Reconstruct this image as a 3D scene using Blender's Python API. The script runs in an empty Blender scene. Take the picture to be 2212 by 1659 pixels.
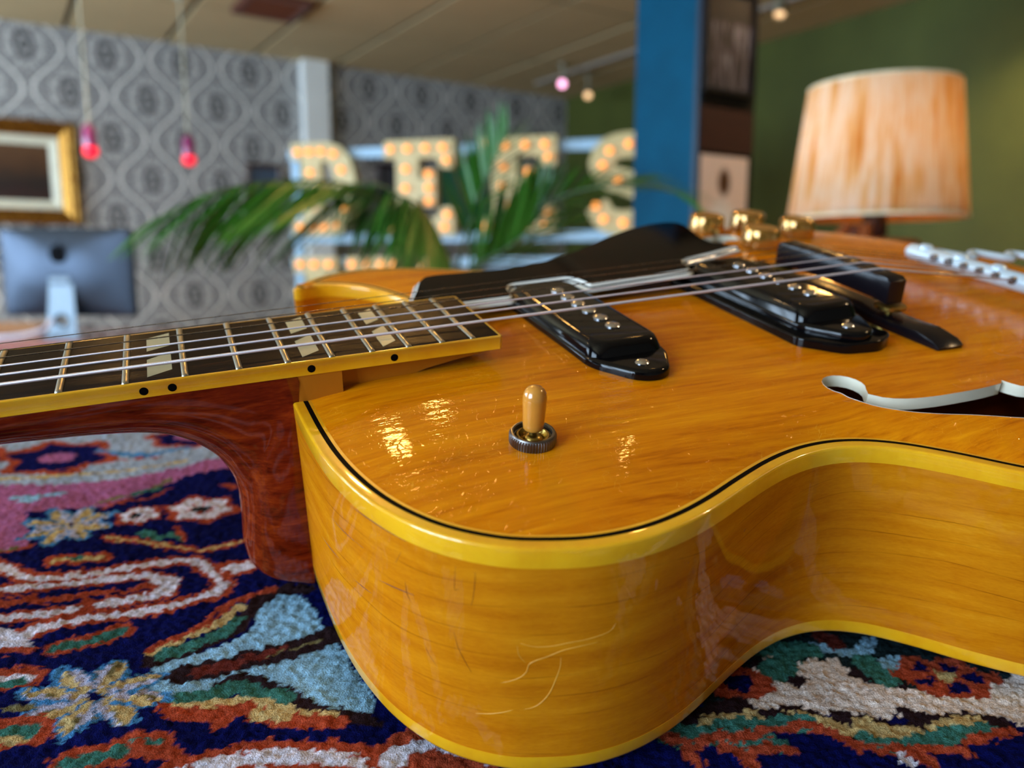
import bpy, bmesh, math, random
import numpy as np
from mathutils import Vector, Matrix
from mathutils.geometry import delaunay_2d_cdt
from mathutils.bvhtree import BVHTree

random.seed(7)
rng = np.random.default_rng(11)
scene = bpy.context.scene
COL = scene.collection

# ------------------------------------------------------------------ camera
PITCH = math.radians(8.7)
CAM_Z = 1.10
cd = bpy.data.cameras.new('camera')
cam = bpy.data.objects.new('camera', cd)
COL.objects.link(cam)
cam.location = (0, 0, CAM_Z)
cam.rotation_euler = (math.radians(90) - PITCH, 0, 0)
cd.sensor_width = 36.0
cd.lens = 27.68
cd.clip_start = 0.01
cd.clip_end = 60
cd.dof.use_dof = True
cd.dof.focus_distance = 0.272
cd.dof.aperture_fstop = 7.0
cd.dof.aperture_blades = 0
scene.camera = cam

# ------------------------------------------------------------------ world, exposure, large lights
world = bpy.data.worlds.new('world')
scene.world = world
world.use_nodes = True
world.node_tree.nodes['Background'].inputs[0].default_value = (0.55, 0.72, 1.0, 1)
world.node_tree.nodes['Background'].inputs[1].default_value = 1.0
scene.view_settings.view_transform = 'Standard'
scene.view_settings.look = 'None'
scene.view_settings.gamma = 1.0
scene.view_settings.use_curve_mapping = False
scene.view_settings.exposure = 0.0
scene.cycles.use_denoising = True
scene.cycles.max_bounces = 4
scene.cycles.diffuse_bounces = 3
scene.cycles.glossy_bounces = 2
scene.cycles.transmission_bounces = 2
scene.cycles.use_light_tree = True
scene.cycles.adaptive_threshold = 0.05
scene.cycles.time_limit = 1150
scene.cycles.sample_clamp_indirect = 6.0
scene.cycles.caustics_reflective = False
scene.cycles.caustics_refractive = False

# room axes: D1 runs along the papered wall, D2 runs from it towards the camera
RA = math.radians(33.2)
D1 = np.array([math.cos(RA), math.sin(RA), 0.0])
D2 = np.array([math.sin(RA), -math.cos(RA), 0.0])
KORNER = np.array([0.5, 7.55, 0.0])
ROOM_S, ROOM_T, CEIL = 7.2, 9.2, 2.6
def room(s, t, z):
    return KORNER - D1 * s + D2 * t + np.array([0, 0, z])

def area_light(name, loc, direction, sx, sy, power, color):
    ld = bpy.data.lights.new(name, 'AREA')
    ld.shape = 'RECTANGLE'
    ld.size, ld.size_y = sx, sy
    ld.energy = power
    ld.color = color
    o = bpy.data.objects.new(name, ld)
    COL.objects.link(o)
    o.location = loc
    o.rotation_euler = Vector(direction).to_track_quat('-Z', 'Y').to_euler()
    return o

# daylight through the three shop windows in the wall to the left of the camera
WIN = [(0.35, 1.9), (2.5, 4.1), (5.5, 7.2)]
WIN_Z = (0.70, 2.45)
for t0, t1 in WIN:
    area_light('daylight', tuple(room(ROOM_S + 0.12, (t0 + t1) / 2, sum(WIN_Z) / 2)), tuple(D1),
               t1 - t0, WIN_Z[1] - WIN_Z[0], 170.0, (0.58, 0.78, 1.0))

# ------------------------------------------------------------------ helpers
def lin(r, g, b):
    f = lambda v: (v / 255 / 12.92) if v / 255 <= 0.04045 else ((v / 255 + 0.055) / 1.055) ** 2.4
    return (f(r), f(g), f(b), 1.0)

def tag(o, label=None, category=None, group=None, kind=None):
    if label: o['label'] = label
    if category: o['category'] = category
    if group: o['group'] = group
    if kind: o['kind'] = kind
    return o

def link(name, me, mat, parent=None):
    o = bpy.data.objects.new(name, me)
    COL.objects.link(o)
    if mat is not None and len(me.materials) == 0:
        me.materials.append(mat)
    if parent is not None:
        o.parent = parent
    return o

def mesh(name, verts, faces, smooth=True, sharp=38.0, uv=None):
    me = bpy.data.meshes.new(name)
    me.from_pydata([tuple(map(float, v)) for v in verts], [], [tuple(int(i) for i in f) for f in faces])
    if uv is not None:
        lay = me.uv_layers.new(name='UVMap')
        vi = np.empty(len(me.loops), dtype=np.int32)
        me.loops.foreach_get('vertex_index', vi)
        lay.data.foreach_set('uv', np.asarray(uv, dtype=np.float32)[vi].ravel())
    me.validate()
    if smooth:
        me.shade_smooth()
        if sharp is not None:
            me.set_sharp_from_angle(angle=math.radians(sharp))
    me.update()
    return me

def mk(name, vf, mat, parent=None, smooth=True, sharp=38.0, uv=None):
    return link(name, mesh(name, vf[0], vf[1], smooth, sharp, uv), mat, parent)

def empty(name, loc=(0, 0, 0)):
    o = bpy.data.objects.new(name, None)
    o.empty_display_size = 0.05
    COL.objects.link(o)
    o.location = loc
    return o

def join(*vfs):
    V, F = [], []
    for v, f in vfs:
        n = len(V)
        V += [tuple(p) for p in v]
        F += [tuple(i + n for i in q) for q in f]
    return V, F

def xf(vf, M):
    M = Matrix(M) if not isinstance(M, Matrix) else M
    return [tuple(M @ Vector(p)) for p in vf[0]], vf[1]

def mv(vf, d):
    return [(p[0] + d[0], p[1] + d[1], p[2] + d[2]) for p in vf[0]], vf[1]

def loft(rings, cap0=True, cap1=True, closed=True):
    n = len(rings[0])
    V = [tuple(p) for r in rings for p in r]
    F = []
    for i in range(len(rings) - 1):
        for j in range(n if closed else n - 1):
            a, b = i * n + j, i * n + (j + 1) % n
            F.append((a, b, b + n, a + n))
    if cap0: F.append(tuple(range(n - 1, -1, -1)))
    if cap1: F.append(tuple((len(rings) - 1) * n + j for j in range(n)))
    return V, F

def lathe(prof, n=32, axis='z', cap0=True, cap1=True):
    rings = []
    for r, z in prof:
        ring = []
        for j in range(n):
            a = 2 * math.pi * j / n
            x, y = r * math.cos(a), r * math.sin(a)
            ring.append((x, y, z) if axis == 'z' else ((z, x, y) if axis == 'x' else (y, z, x)))
        rings.append(ring)
    return loft(rings, cap0, cap1)

def box(x0, x1, y0, y1, z0, z1):
    V = [(x0, y0, z0), (x1, y0, z0), (x1, y1, z0), (x0, y1, z0), (x0, y0, z1), (x1, y0, z1), (x1, y1, z1), (x0, y1, z1)]
    F = [(3, 2, 1, 0), (4, 5, 6, 7), (0, 1, 5, 4), (1, 2, 6, 5), (2, 3, 7, 6), (3, 0, 4, 7)]
    return V, F

def bbox(x0, x1, y0, y1, z0, z1, b):
    return prism([(x0, y0), (x1, y0), (x1, y1), (x0, y1)], z0, z1, b, 2, both=True)

def area2(p):
    return 0.5 * sum(p[i][0] * p[(i + 1) % len(p)][1] - p[(i + 1) % len(p)][0] * p[i][1] for i in range(len(p)))

def offset(poly, d):
    """closed polygon moved inwards by d (counter-clockwise order)"""
    P = np.asarray(poly, float)
    e = np.roll(P, -1, 0) - P
    L = np.linalg.norm(e, axis=1, keepdims=True)
    e = e / np.maximum(L, 1e-9)
    nrm = np.stack([-e[:, 1], e[:, 0]], 1)
    m = nrm + np.roll(nrm, 1, 0)
    q = np.maximum((m * m).sum(1, keepdims=True), 0.8)
    return P + d * 2 * m / q

def prism(poly, z0, z1, bev=0.0, seg=3, both=False):
    P = [tuple(p[:2]) for p in poly]
    if area2(P) < 0: P = P[::-1]
    rings = []
    if bev <= 0:
        rings = [[(x, y, z0) for x, y in P], [(x, y, z1) for x, y in P]]
    else:
        if both:
            for i in range(seg + 1):
                a = math.pi / 2 * i / seg
                o = offset(P, bev * (1 - math.sin(a)))
                rings.append([(x, y, z0 + bev * (1 - math.cos(a))) for x, y in o])
        else:
            rings.append([(x, y, z0) for x, y in P])
        for i in range(seg + 1):
            a = math.pi / 2 * i / seg
            o = offset(P, bev * (1 - math.cos(a)))
            rings.append([(x, y, z1 - bev + bev * math.sin(a)) for x, y in o])
    return loft(rings)

def rrect(hx, hy, r, n=5):
    out = []
    for cx, cy, a0 in ((hx - r, hy - r, 0), (-hx + r, hy - r, 90), (-hx + r, -hy + r, 180), (hx - r, -hy + r, 270)):
        for i in range(n + 1):
            a = math.radians(a0 + 90 * i / n)
            out.append((cx + r * math.cos(a), cy + r * math.sin(a)))
    return out

def roundpoly(pts, r, n=4):
    """polygon with its corners rounded"""
    out = []
    N = len(pts)
    for i in range(N):
        p = np.array(pts[i], float); a = np.array(pts[i - 1], float); b = np.array(pts[(i + 1) % N], float)
        la, lb = np.linalg.norm(a - p), np.linalg.norm(b - p)
        rr = min(r, la * .45, lb * .45)
        pa, pb = p + (a - p) / la * rr, p + (b - p) / lb * rr
        for k in range(n + 1):
            t = k / n
            out.append(tuple((1 - t) ** 2 * pa + 2 * t * (1 - t) * p + t * t * pb))
    return out

def catmull(P, step, closed=False):
    P = [np.array(p, float) for p in P]
    N = len(P)
    out = []
    rngN = range(N if closed else N - 1)
    for i in rngN:
        p0 = P[i - 1] if (closed or i > 0) else 2 * P[0] - P[1]
        p1, p2 = P[i], P[(i + 1) % N]
        p3 = P[(i + 2) % N] if (closed or i + 2 < N) else 2 * P[-1] - P[-2]
        # centripetal parameterisation
        t0 = 0.0
        t1 = t0 + max(np.linalg.norm(p1 - p0), 1e-9) ** .5
        t2 = t1 + max(np.linalg.norm(p2 - p1), 1e-9) ** .5
        t3 = t2 + max(np.linalg.norm(p3 - p2), 1e-9) ** .5
        k = max(1, int(round(np.linalg.norm(p2 - p1) / step)))
        for j in range(k):
            t = t1 + (t2 - t1) * j / k
            A1 = (t1 - t) / (t1 - t0) * p0 + (t - t0) / (t1 - t0) * p1
            A2 = (t2 - t) / (t2 - t1) * p1 + (t - t1) / (t2 - t1) * p2
            A3 = (t3 - t) / (t3 - t2) * p2 + (t - t2) / (t3 - t2) * p3
            B1 = (t2 - t) / (t2 - t0) * A1 + (t - t0) / (t2 - t0) * A2
            B2 = (t3 - t) / (t3 - t1) * A2 + (t - t1) / (t3 - t1) * A3
            out.append((t2 - t) / (t2 - t1) * B1 + (t - t1) / (t2 - t1) * B2)
    if not closed: out.append(P[-1])
    return np.array(out)

def tube(path, r, n=8, caps=True):
    P = np.asarray(path, float)
    T = np.gradient(P, axis=0)
    T /= np.maximum(np.linalg.norm(T, axis=1, keepdims=True), 1e-12)
    up = np.array([0, 0, 1.0]) if abs(T[0][2]) < .9 else np.array([1.0, 0, 0])
    rings = []
    u = np.cross(T[0], up); u /= np.linalg.norm(u)
    rad = np.broadcast_to(np.asarray(r, float), (len(P),))
    for i in range(len(P)):
        u = u - T[i] * (u @ T[i]); u /= np.linalg.norm(u)
        w = np.cross(T[i], u)
        rings.append([tuple(P[i] + rad[i] * (math.cos(2 * math.pi * j / n) * u + math.sin(2 * math.pi * j / n) * w)) for j in range(n)])
    return loft(rings, caps, caps)

def inside(poly, x, y):
    P = np.asarray(poly, float)
    x = np.asarray(x, float); y = np.asarray(y, float)
    r = np.zeros(x.shape, bool)
    j = len(P) - 1
    for i in range(len(P)):
        xi, yi, xj, yj = P[i][0], P[i][1], P[j][0], P[j][1]
        if yi != yj:
            r ^= ((yi > y) != (yj > y)) & (x < (xj - xi) * (y - yi) / (yj - yi) + xi)
        j = i
    return r

def triangulate(loops, extra=()):
    """constrained triangulation of closed loops plus loose points: (points, triangles)"""
    V, E = [], []
    for lp in loops:
        n0 = len(V)
        V += [Vector((float(p[0]), float(p[1]))) for p in lp]
        E += [(n0 + i, n0 + (i + 1) % len(lp)) for i in range(len(lp))]
    V += [Vector((float(p[0]), float(p[1]))) for p in extra]
    r = delaunay_2d_cdt(V, E, [], 0, 1e-7)
    return np.array([(v.x, v.y) for v in r[0]]), np.array([f for f in r[2] if len(f) == 3])

def extrude_shape(outer, holes, z0, z1):
    P, T = triangulate([outer] + list(holes))
    c = P[T].mean(1)
    keep = inside(outer, c[:, 0], c[:, 1])
    for h in holes: keep &= ~inside(h, c[:, 0], c[:, 1])
    T = T[keep]
    n = len(P)
    V = [(x, y, z0) for x, y in P] + [(x, y, z1) for x, y in P]
    F = [tuple(t + n) for t in T] + [tuple(t[::-1]) for t in T]
    for lp, sgn in [(outer, 1)] + [(h, -1) for h in holes]:
        lp = list(lp)
        if (area2(lp) > 0) != (sgn > 0): lp = lp[::-1]
        b = len(V)
        V += [(p[0], p[1], z0) for p in lp] + [(p[0], p[1], z1) for p in lp]
        m = len(lp)
        F += [(b + i, b + (i + 1) % m, b + m + (i + 1) % m, b + m + i) for i in range(m)]
    return V, F

# ------------------------------------------------------------------ materials
class X:
    """a node socket with arithmetic"""
    def __init__(s, m, sock): s.m, s.k = m, sock
    def _op(s, op, o=None, o2=None):
        n = s.m.node_tree.nodes.new('ShaderNodeMath'); n.operation = op
        for i, v in enumerate((s, o, o2)):
            if v is None: continue
            if isinstance(v, X): s.m.node_tree.links.new(v.k, n.inputs[i])
            else: n.inputs[i].default_value = v
        return X(s.m, n.outputs[0])
    def __add__(s, o): return s._op('ADD', o)
    def __sub__(s, o): return s._op('SUBTRACT', o)
    def __mul__(s, o): return s._op('MULTIPLY', o)
    def __truediv__(s, o): return s._op('DIVIDE', o)
    def lt(s, o): return s._op('LESS_THAN', o)
    def gt(s, o): return s._op('GREATER_THAN', o)
    def fract(s): return s._op('FRACT')
    def absv(s): return s._op('ABSOLUTE')
    def cos(s): return s._op('COSINE')
    def sin(s): return s._op('SINE')
    def sqrt(s): return s._op('SQRT')
    def pw(s, o): return s._op('POWER', o)
    def mn(s, o): return s._op('MINIMUM', o)
    def mx(s, o): return s._op('MAXIMUM', o)
    def smooth(s, a, b):
        n = s.m.node_tree.nodes.new('ShaderNodeMapRange'); n.interpolation_type = 'SMOOTHSTEP'
        s.m.node_tree.links.new(s.k, n.inputs[0])
        n.inputs[1].default_value, n.inputs[2].default_value = a, b
        return X(s.m, n.outputs[0])

class Mat:
    def __init__(s, name, color=(0.8, 0.8, 0.8, 1), rough=0.5, metal=0.0, coat=0.0, coat_rough=0.05, spec=0.5, emit=None, strength=0.0, sheen=0.0, ior=1.5):
        s.mat = bpy.data.materials.new(name)
        s.mat.use_nodes = True
        s.t = s.mat.node_tree
        s.b = s.t.nodes['Principled BSDF']
        s.b.inputs['Base Color'].default_value = color
        s.b.inputs['Roughness'].default_value = rough
        s.b.inputs['Metallic'].default_value = metal
        s.b.inputs['Coat Weight'].default_value = coat
        s.b.inputs['Coat Roughness'].default_value = coat_rough
        s.b.inputs['Specular IOR Level'].default_value = spec
        s.b.inputs['Sheen Weight'].default_value = sheen
        s.b.inputs['IOR'].default_value = ior
        if emit is not None:
            s.b.inputs['Emission Color'].default_value = emit
            s.b.inputs['Emission Strength'].default_value = strength
    def node(s, typ, **kw):
        n = s.t.nodes.new(typ)
        for k, v in kw.items(): setattr(n, k, v)
        return n
    def ln(s, a, b): s.t.links.new(a.k if isinstance(a, X) else a, b)
    def coord(s, which='Object', scale=(1, 1, 1), rot=(0, 0, 0), loc=(0, 0, 0)):
        tc = s.node('ShaderNodeTexCoord'); mp = s.node('ShaderNodeMapping')
        s.ln(tc.outputs[which], mp.inputs[0])
        mp.inputs['Scale'].default_value = scale; mp.inputs['Rotation'].default_value = rot; mp.inputs['Location'].default_value = loc
        return mp.outputs[0]
    def xyz(s, vec):
        n = s.node('ShaderNodeSeparateXYZ'); s.ln(vec, n.inputs[0])
        return [X(s.mat, o) for o in n.outputs]
    def noise(s, vec, scale=5.0, detail=3.0, rough=0.5, dist=0.0):
        n = s.node('ShaderNodeTexNoise'); s.ln(vec, n.inputs['Vector'])
        n.inputs['Scale'].default_value = scale; n.inputs['Detail'].default_value = detail
        n.inputs['Roughness'].default_value = rough; n.inputs['Distortion'].default_value = dist
        return X(s.mat, n.outputs[0])
    def vor(s, vec, scale, feature='DISTANCE_TO_EDGE', rnd=1.0):
        n = s.node('ShaderNodeTexVoronoi', feature=feature); s.ln(vec, n.inputs['Vector'])
        n.inputs['Scale'].default_value = scale; n.inputs['Randomness'].default_value = rnd
        return X(s.mat, n.outputs['Distance'])
    def ramp(s, fac, stops, interp='LINEAR'):
        n = s.node('ShaderNodeValToRGB'); s.ln(fac, n.inputs[0])
        cr = n.color_ramp; cr.interpolation = interp
        while len(cr.elements) < len(stops): cr.elements.new(0.5)
        for e, (p, c) in zip(cr.elements, stops): e.position = p; e.color = c
        return n.outputs[0]
    def mix(s, fac, a, b):
        n = s.node('ShaderNodeMix', data_type='RGBA')
        for v, i in ((fac, 0), (a, 6), (b, 7)):
            if isinstance(v, X): s.ln(v, n.inputs[i])
            elif hasattr(v, 'is_output'): s.ln(v, n.inputs[i])
            else: n.inputs[i].default_value = v
        return n.outputs[2]
    def color(s, c): s.ln(c, s.b.inputs['Base Color'])
    def bump(s, h, strength=0.3, dist=0.001, coat=False, both=False):
        n = s.node('ShaderNodeBump'); s.ln(h, n.inputs['Height'])
        n.inputs['Strength'].default_value = strength; n.inputs['Distance'].default_value = dist
        if coat or both: s.ln(n.outputs[0], s.b.inputs['Coat Normal'])
        if not coat: s.ln(n.outputs[0], s.b.inputs['Normal'])

def plain(name, rgb, **kw):
    """a painted or plastic surface with a little tonal variation"""
    m = Mat(name, lin(*rgb), **kw)
    c = lin(*rgb)
    nz = m.noise(m.coord('Object'), 40, 3)
    lo = tuple(v * .86 for v in c[:3]) + (1,); hi = tuple(min(1, v * 1.1) for v in c[:3]) + (1,)
    m.color(m.ramp(nz, [(0.3, lo), (0.7, hi)]))
    return m.mat

# ---- shared materials
def make_maple_top():
    m = Mat('amber_lacquered_maple_top', rough=0.6, coat=0.5, coat_rough=0.045, spec=0.0)
    g = m.noise(m.coord('Object', (1, 15, 15), rot=(0, 0, 0.06)), 16, 6, 0.62, 0.4)
    g2 = m.noise(m.coord('Object', (3, 40, 40)), 22, 3, 0.6)
    big = m.noise(m.coord('Object', (1, 2.2, 1)), 9, 2)
    f = g * 0.6 + g2 * 0.22 + big * 0.25
    base_ = (m.ramp(f, [(0.36, lin(170, 84, 2)), (0.5, lin(208, 118, 3)), (0.62, lin(222, 136, 6)), (0.74, lin(236, 158, 14))]))
    wv = m.node('ShaderNodeTexNoise'); m.ln(m.coord('Object'), wv.inputs['Vector']); wv.inputs['Scale'].default_value = 60
    ad = m.node('ShaderNodeVectorMath', operation='MULTIPLY_ADD')
    m.ln(wv.outputs['Color'], ad.inputs[0]); ad.inputs[1].default_value = (0.012, 0.012, 0.012); m.ln(m.coord('Object', (1, 1.7, 1), rot=(0, 0, 0.5)), ad.inputs[2])
    crack = m.vor(ad.outputs[0], 130).smooth(0.0, 0.035)
    fine = m.vor(ad.outputs[0], 300).smooth(0.0, 0.05)
    msk = m.noise(m.coord('Object'), 30, 2).smooth(0.42, 0.62)
    thin = m.vor(ad.outputs[0], 210).smooth(0.0, 0.022) * -1.0 + 1.0  # pale crackle lines: glints on the lacquer put into the colour
    m.color(m.mix(thin * m.noise(m.coord('Object'), 85, 2).smooth(0.52, 0.66) * 0.35, base_, lin(250, 190, 60)))
    wav = m.noise(m.coord('Object', (1, 3.5, 1)), 70, 3, 0.6)
    m.bump(crack * 0.55 + fine * msk * 0.35 + wav * 1.6, 0.45, 0.00022, coat=True)
    return m.mat

def make_maple_rim():
    m = Mat('amber_lacquered_maple_side', rough=0.6, coat=0.55, coat_rough=0.03, spec=0.0)
    uvc = m.coord('UV', (1, 1, 1), rot=(0, 0, -0.05))
    def sc(x, y):
        mp = m.node('ShaderNodeMapping'); m.ln(uvc, mp.inputs[0]); mp.inputs['Scale'].default_value = (x, y, 1); return mp.outputs[0]
    g = m.noise(sc(5, 40), 4, 4, 0.55, 0.3)
    fl = m.noise(sc(300, 1400), 1, 2, 0.7)
    big = m.noise(sc(9, 14), 1, 2)
    f = g * 0.55 + fl * 0.25 + big * 0.28
    base = m.ramp(f, [(0.34, lin(172, 88, 6)), (0.5, lin(196, 112, 10)), (0.62, lin(208, 126, 14)), (0.76, lin(222, 146, 26))])
    # thin dark annual lines
    wob = m.noise(sc(7, 12), 1.0, 2, 0.5)
    vv_ = m.xyz(uvc)[1]
    ln_ = (vv_ * 120.0 + wob * 3.2).fract() - 0.5
    line = ln_.absv().smooth(0.0, 0.035)
    brk = m.noise(sc(26, 60), 1, 2).smooth(0.42, 0.66)
    k = (line * -1.0 + 1.0) * (brk * 0.9 + 0.06)
    m.color(m.mix(k * 0.7, base, lin(120, 50, 4)))
    m.bump(m.noise(uvc, 60, 2), 0.04, 0.001, coat=True)
    return m.mat

def make_mahogany():
    m = Mat('red_brown_mahogany_neck', rough=0.6, coat=0.7, coat_rough=0.06, spec=0.0)
    g = m.noise(m.coord('Object', (3, 14, 14)), 16, 6, 0.6, 0.5)
    p = m.noise(m.coord('Object', (30, 160, 160)), 6, 2, 0.6)
    m.color(m.ramp(g * 0.75 + p * 0.25, [(0.33, lin(70, 16, 4)), (0.5, lin(112, 34, 9)), (0.66, lin(142, 54, 14))]))
    return m.mat

def make_binding():
    m = Mat('aged_cream_binding', rough=0.28, coat=1.0, coat_rough=0.05, spec=0.4)
    n = m.noise(m.coord('Object'), 28, 4, 0.6)
    n2 = m.noise(m.coord('Object'), 260, 3, 0.7)
    m.color(m.ramp(n * 0.8 + n2 * 0.2, [(0.3, lin(226, 150, 10)), (0.55, lin(240, 176, 22)), (0.75, lin(246, 192, 50))]))
    m.b.inputs['Subsurface Weight'].default_value = 0.0
    return m.mat

def make_rosewood():
    m = Mat('dark_rosewood', rough=0.26, ior=1.12)
    g = m.noise(m.coord('Object', (2, 40, 40)), 18, 5, 0.6, 0.3)
    pr = m.noise(m.coord('Object', (40, 700, 40)), 3, 2, 0.6)
    m.color(m.ramp(g * .7 + pr * .3, [(0.35, lin(10, 4, 3)), (0.52, lin(24, 10, 6)), (0.68, lin(50, 23, 11))]))
    m.bump(pr, 0.25, 0.0003)
    return m.mat

def make_string(name, rgb, pitch):
    m = Mat(name, lin(*rgb), rough=0.35, metal=0.5)
    x = m.xyz(m.coord('Object'))[0]
    w = (x * (2 * math.pi / pitch)).sin()
    m.bump(w, 0.5, pitch * 0.2)
    return m.mat

def metal(name, rgb, rough=0.2):
    m = Mat(name, lin(*rgb), rough=rough, metal=1.0)
    n = m.noise(m.coord('Object'), 180, 3)
    r = n * 0.25 + (rough - 0.06)
    m.ln(r, m.b.inputs['Roughness'])
    return m.mat

def make_gloss_black(name, rgb=(5, 5, 7), rough=0.08):
    m = Mat(name, lin(*rgb), rough=rough, ior=1.36)
    n = m.noise(m.coord('Object'), 120, 2)
    m.ln(n * 0.08 + rough * 0.6, m.b.inputs['Roughness'])
    return m.mat

M = {}
M['top'] = make_maple_top(); M['rim'] = make_maple_rim(); M['mahogany'] = make_mahogany(); M['binding'] = make_binding()
M['rosewood'] = make_rosewood()
M['ivory'] = plain('ivory_plastic', (226, 218, 196), rough=0.3, coat=0.6)
M['black_plastic'] = make_gloss_black('gloss_black_plastic')
M['black_line'] = plain('black_fibre', (5, 4, 4), rough=0.6, spec=0.05)
M['chrome'] = metal('nickel', (214, 214, 220), 0.12)
M['fretwire'] = metal('fret_nickel', (176, 172, 158), 0.28)
M['brass'] = metal('aged_brass', (176, 146, 74), 0.24)
M['dark_steel'] = metal('dark_steel', (116, 112, 110), 0.3)
M['amber_plastic'] = plain('amber_plastic', (206, 138, 52), rough=0.22, coat=1.0, coat_rough=0.06)
M['pearl'] = plain('pearl_inlay', (176, 172, 140), rough=0.3)
M['red_varnish'] = plain('stained_wood', (120, 56, 18), rough=0.35, coat=0.5)

# ================================================================== THE ROOM
def make_wallpaper():
    m = Mat('grey_damask_wallpaper', rough=0.55)
    u, v, _ = m.xyz(m.coord('UV'))
    x = (u - 3.80) / 0.464
    y = (v - 2.464) / 0.53
    warp = m.noise(m.coord('UV'), 22, 2) - 0.5
    q = ((x + 0.5 + warp * 0.03).fract() - 0.5).absv()
    yc = (y * (2 * math.pi)).cos()
    L = yc * 0.19 + 0.25
    dl = (q - L).absv()
    isA = q.lt(L)
    yA = (y + 0.5).fract() - 0.5
    yB = y.fract() - 0.5
    lx = isA * q + (isA * -1.0 + 1.0) * (q * -1.0 + 0.5)
    ly = isA * yA + (isA * -1.0 + 1.0) * yB
    r = ((lx * 0.464) * (lx * 0.464) * 1.5 + (ly * 0.53) * (ly * 0.53) * 0.75).sqrt()
    th = ly.absv() / (lx + 0.02)
    rings = (r * 105.0 + (th * 3.0).sin() * 0.4 - 2.2).sin() * 0.5 + 0.5
    bead = ((u * 340.0).sin() * (v * 300.0).sin()) * 0.5 + 0.5
    band = (dl * -1.0 + 0.085).smooth(0.0, 0.03) 
    core = (dl * -1.0 + 0.028).smooth(0.0, 0.012)
    eye = (r * -1.0 + 0.040).smooth(0.0, 0.012)
    med = (r * -1.0 + 0.105).smooth(0.0, 0.012)
    lace = m.noise(m.coord('UV'), 55, 3, 0.7).smooth(0.42, 0.6)
    edge = (dl * -1.0 + 0.055).smooth(0.0, 0.01) - core
    halo = (r * -1.0 + 0.145).smooth(0.0, 0.01) - med
    leafs = ((th * 4.0).sin() * 0.5 + 0.5) * halo
    val = lace * 0.26 + 0.20 - edge * 0.20 + band * 0.12 + core * (bead * 0.22 + 0.36) + leafs * 0.22 + med * (rings * 0.5 - 0.30) - eye * 0.20
    m.color(m.ramp(val, [(0.0, lin(56, 56, 58)), (0.28, lin(124, 123, 122)), (0.52, lin(182, 180, 176)), (0.9, lin(236, 232, 224))]))
    return m.mat

M['wallpaper'] = make_wallpaper()
def make_paint(name, rgb, amt=0.12, rough=0.6, spec=0.3):
    m = Mat(name, lin(*rgb), rough=rough, spec=spec)
    n = m.noise(m.coord('Object'), 3, 4, 0.6)
    c = lin(*rgb)
    m.color(m.ramp(n, [(0.3, tuple(v * (1 - amt) for v in c[:3]) + (1,)), (0.7, tuple(v * (1 + amt) for v in c[:3]) + (1,))]))
    m.bump(m.noise(m.coord('Object'), 220, 2), 0.08, 0.002)
    return m.mat
M['green'] = make_paint('olive_green_wall_paint', (78, 84, 32))
M['white_paint'] = make_paint('white_paint', (240, 240, 234), 0.04)
M['plaster'] = make_paint('warm_plaster', (150, 140, 120), 0.06)
M['tile'] = make_paint('ceiling_tile_beige', (188, 166, 124), 0.05, 0.9)
M['tbar'] = make_paint('ceiling_grid_brown', (96, 84, 66), 0.05, 0.6)
M['floorwood'] = plain('dark_floor_boards', (168, 132, 96), rough=0.45)

def room_box(name, s0, s1, t0, t1, z0, z1, mat, parent=None, kind='structure', uvmode=None):
    V = [room(s, t, z) for z in (z0, z1) for s, t in ((s0, t0), (s1, t0), (s1, t1), (s0, t1))]
    F = [(3, 2, 1, 0), (4, 5, 6, 7), (0, 1, 5, 4), (1, 2, 6, 5), (2, 3, 7, 6), (3, 0, 4, 7)]
    V = [tuple(p) for p in V]
    uv = None
    if uvmode == 's':
        uv = [(s, z) for z in (z0, z1) for s, t in ((s0, t0), (s1, t0), (s1, t1), (s0, t1))]
    F = [tuple(reversed(f)) for f in F]
    o = mk(name, (V, F), mat, parent, smooth=False, uv=uv)
    if parent is None and kind: o['kind'] = kind
    return o

W = 0.12
room_box('floor', -W, ROOM_S + W, -W, ROOM_T + W, -0.1, 0, M['floorwood'])
wall_back = room_box('wall_back', -W, ROOM_S + W, -W, 0, 0, CEIL + 0.1, M['wallpaper'], uvmode='s')
wall_right = room_box('wall_right', -W, 0, 0, ROOM_T, 0, CEIL + 0.1, M['green'])
room_box('wall_front', -W, ROOM_S + W, ROOM_T, ROOM_T + W, 0, CEIL + 0.1, M['plaster'])
# window wall: piers, sill and head around three openings
wl = empty('wall_left', tuple(room(ROOM_S, ROOM_T / 2, 0))); wl['kind'] = 'structure'
def wl_part(name, t0, t1, z0, z1, mat=None, s0=0.0, s1=W):
    V = [room(ROOM_S + s, t, z) - room(ROOM_S, ROOM_T / 2, 0) for z in (z0, z1) for s, t in ((s0, t0), (s1, t0), (s1, t1), (s0, t1))]
    F = [(3, 2, 1, 0), (4, 5, 6, 7), (0, 1, 5, 4), (1, 2, 6, 5), (2, 3, 7, 6), (3, 0, 4, 7)]
    return mk(name, ([tuple(p) for p in V], [f[::-1] for f in F]), mat or M['plaster'], wl, smooth=False)
wl_part('sill_wall', 0, ROOM_T, 0, WIN_Z[0]); wl_part('head_wall', 0, ROOM_T, WIN_Z[1], CEIL + 0.1)
edges = [0] + [e for w in WIN for e in w] + [ROOM_T]
for i in range(0, len(edges), 2): wl_part('pier', edges[i], edges[i + 1], WIN_Z[0], WIN_Z[1])
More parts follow.
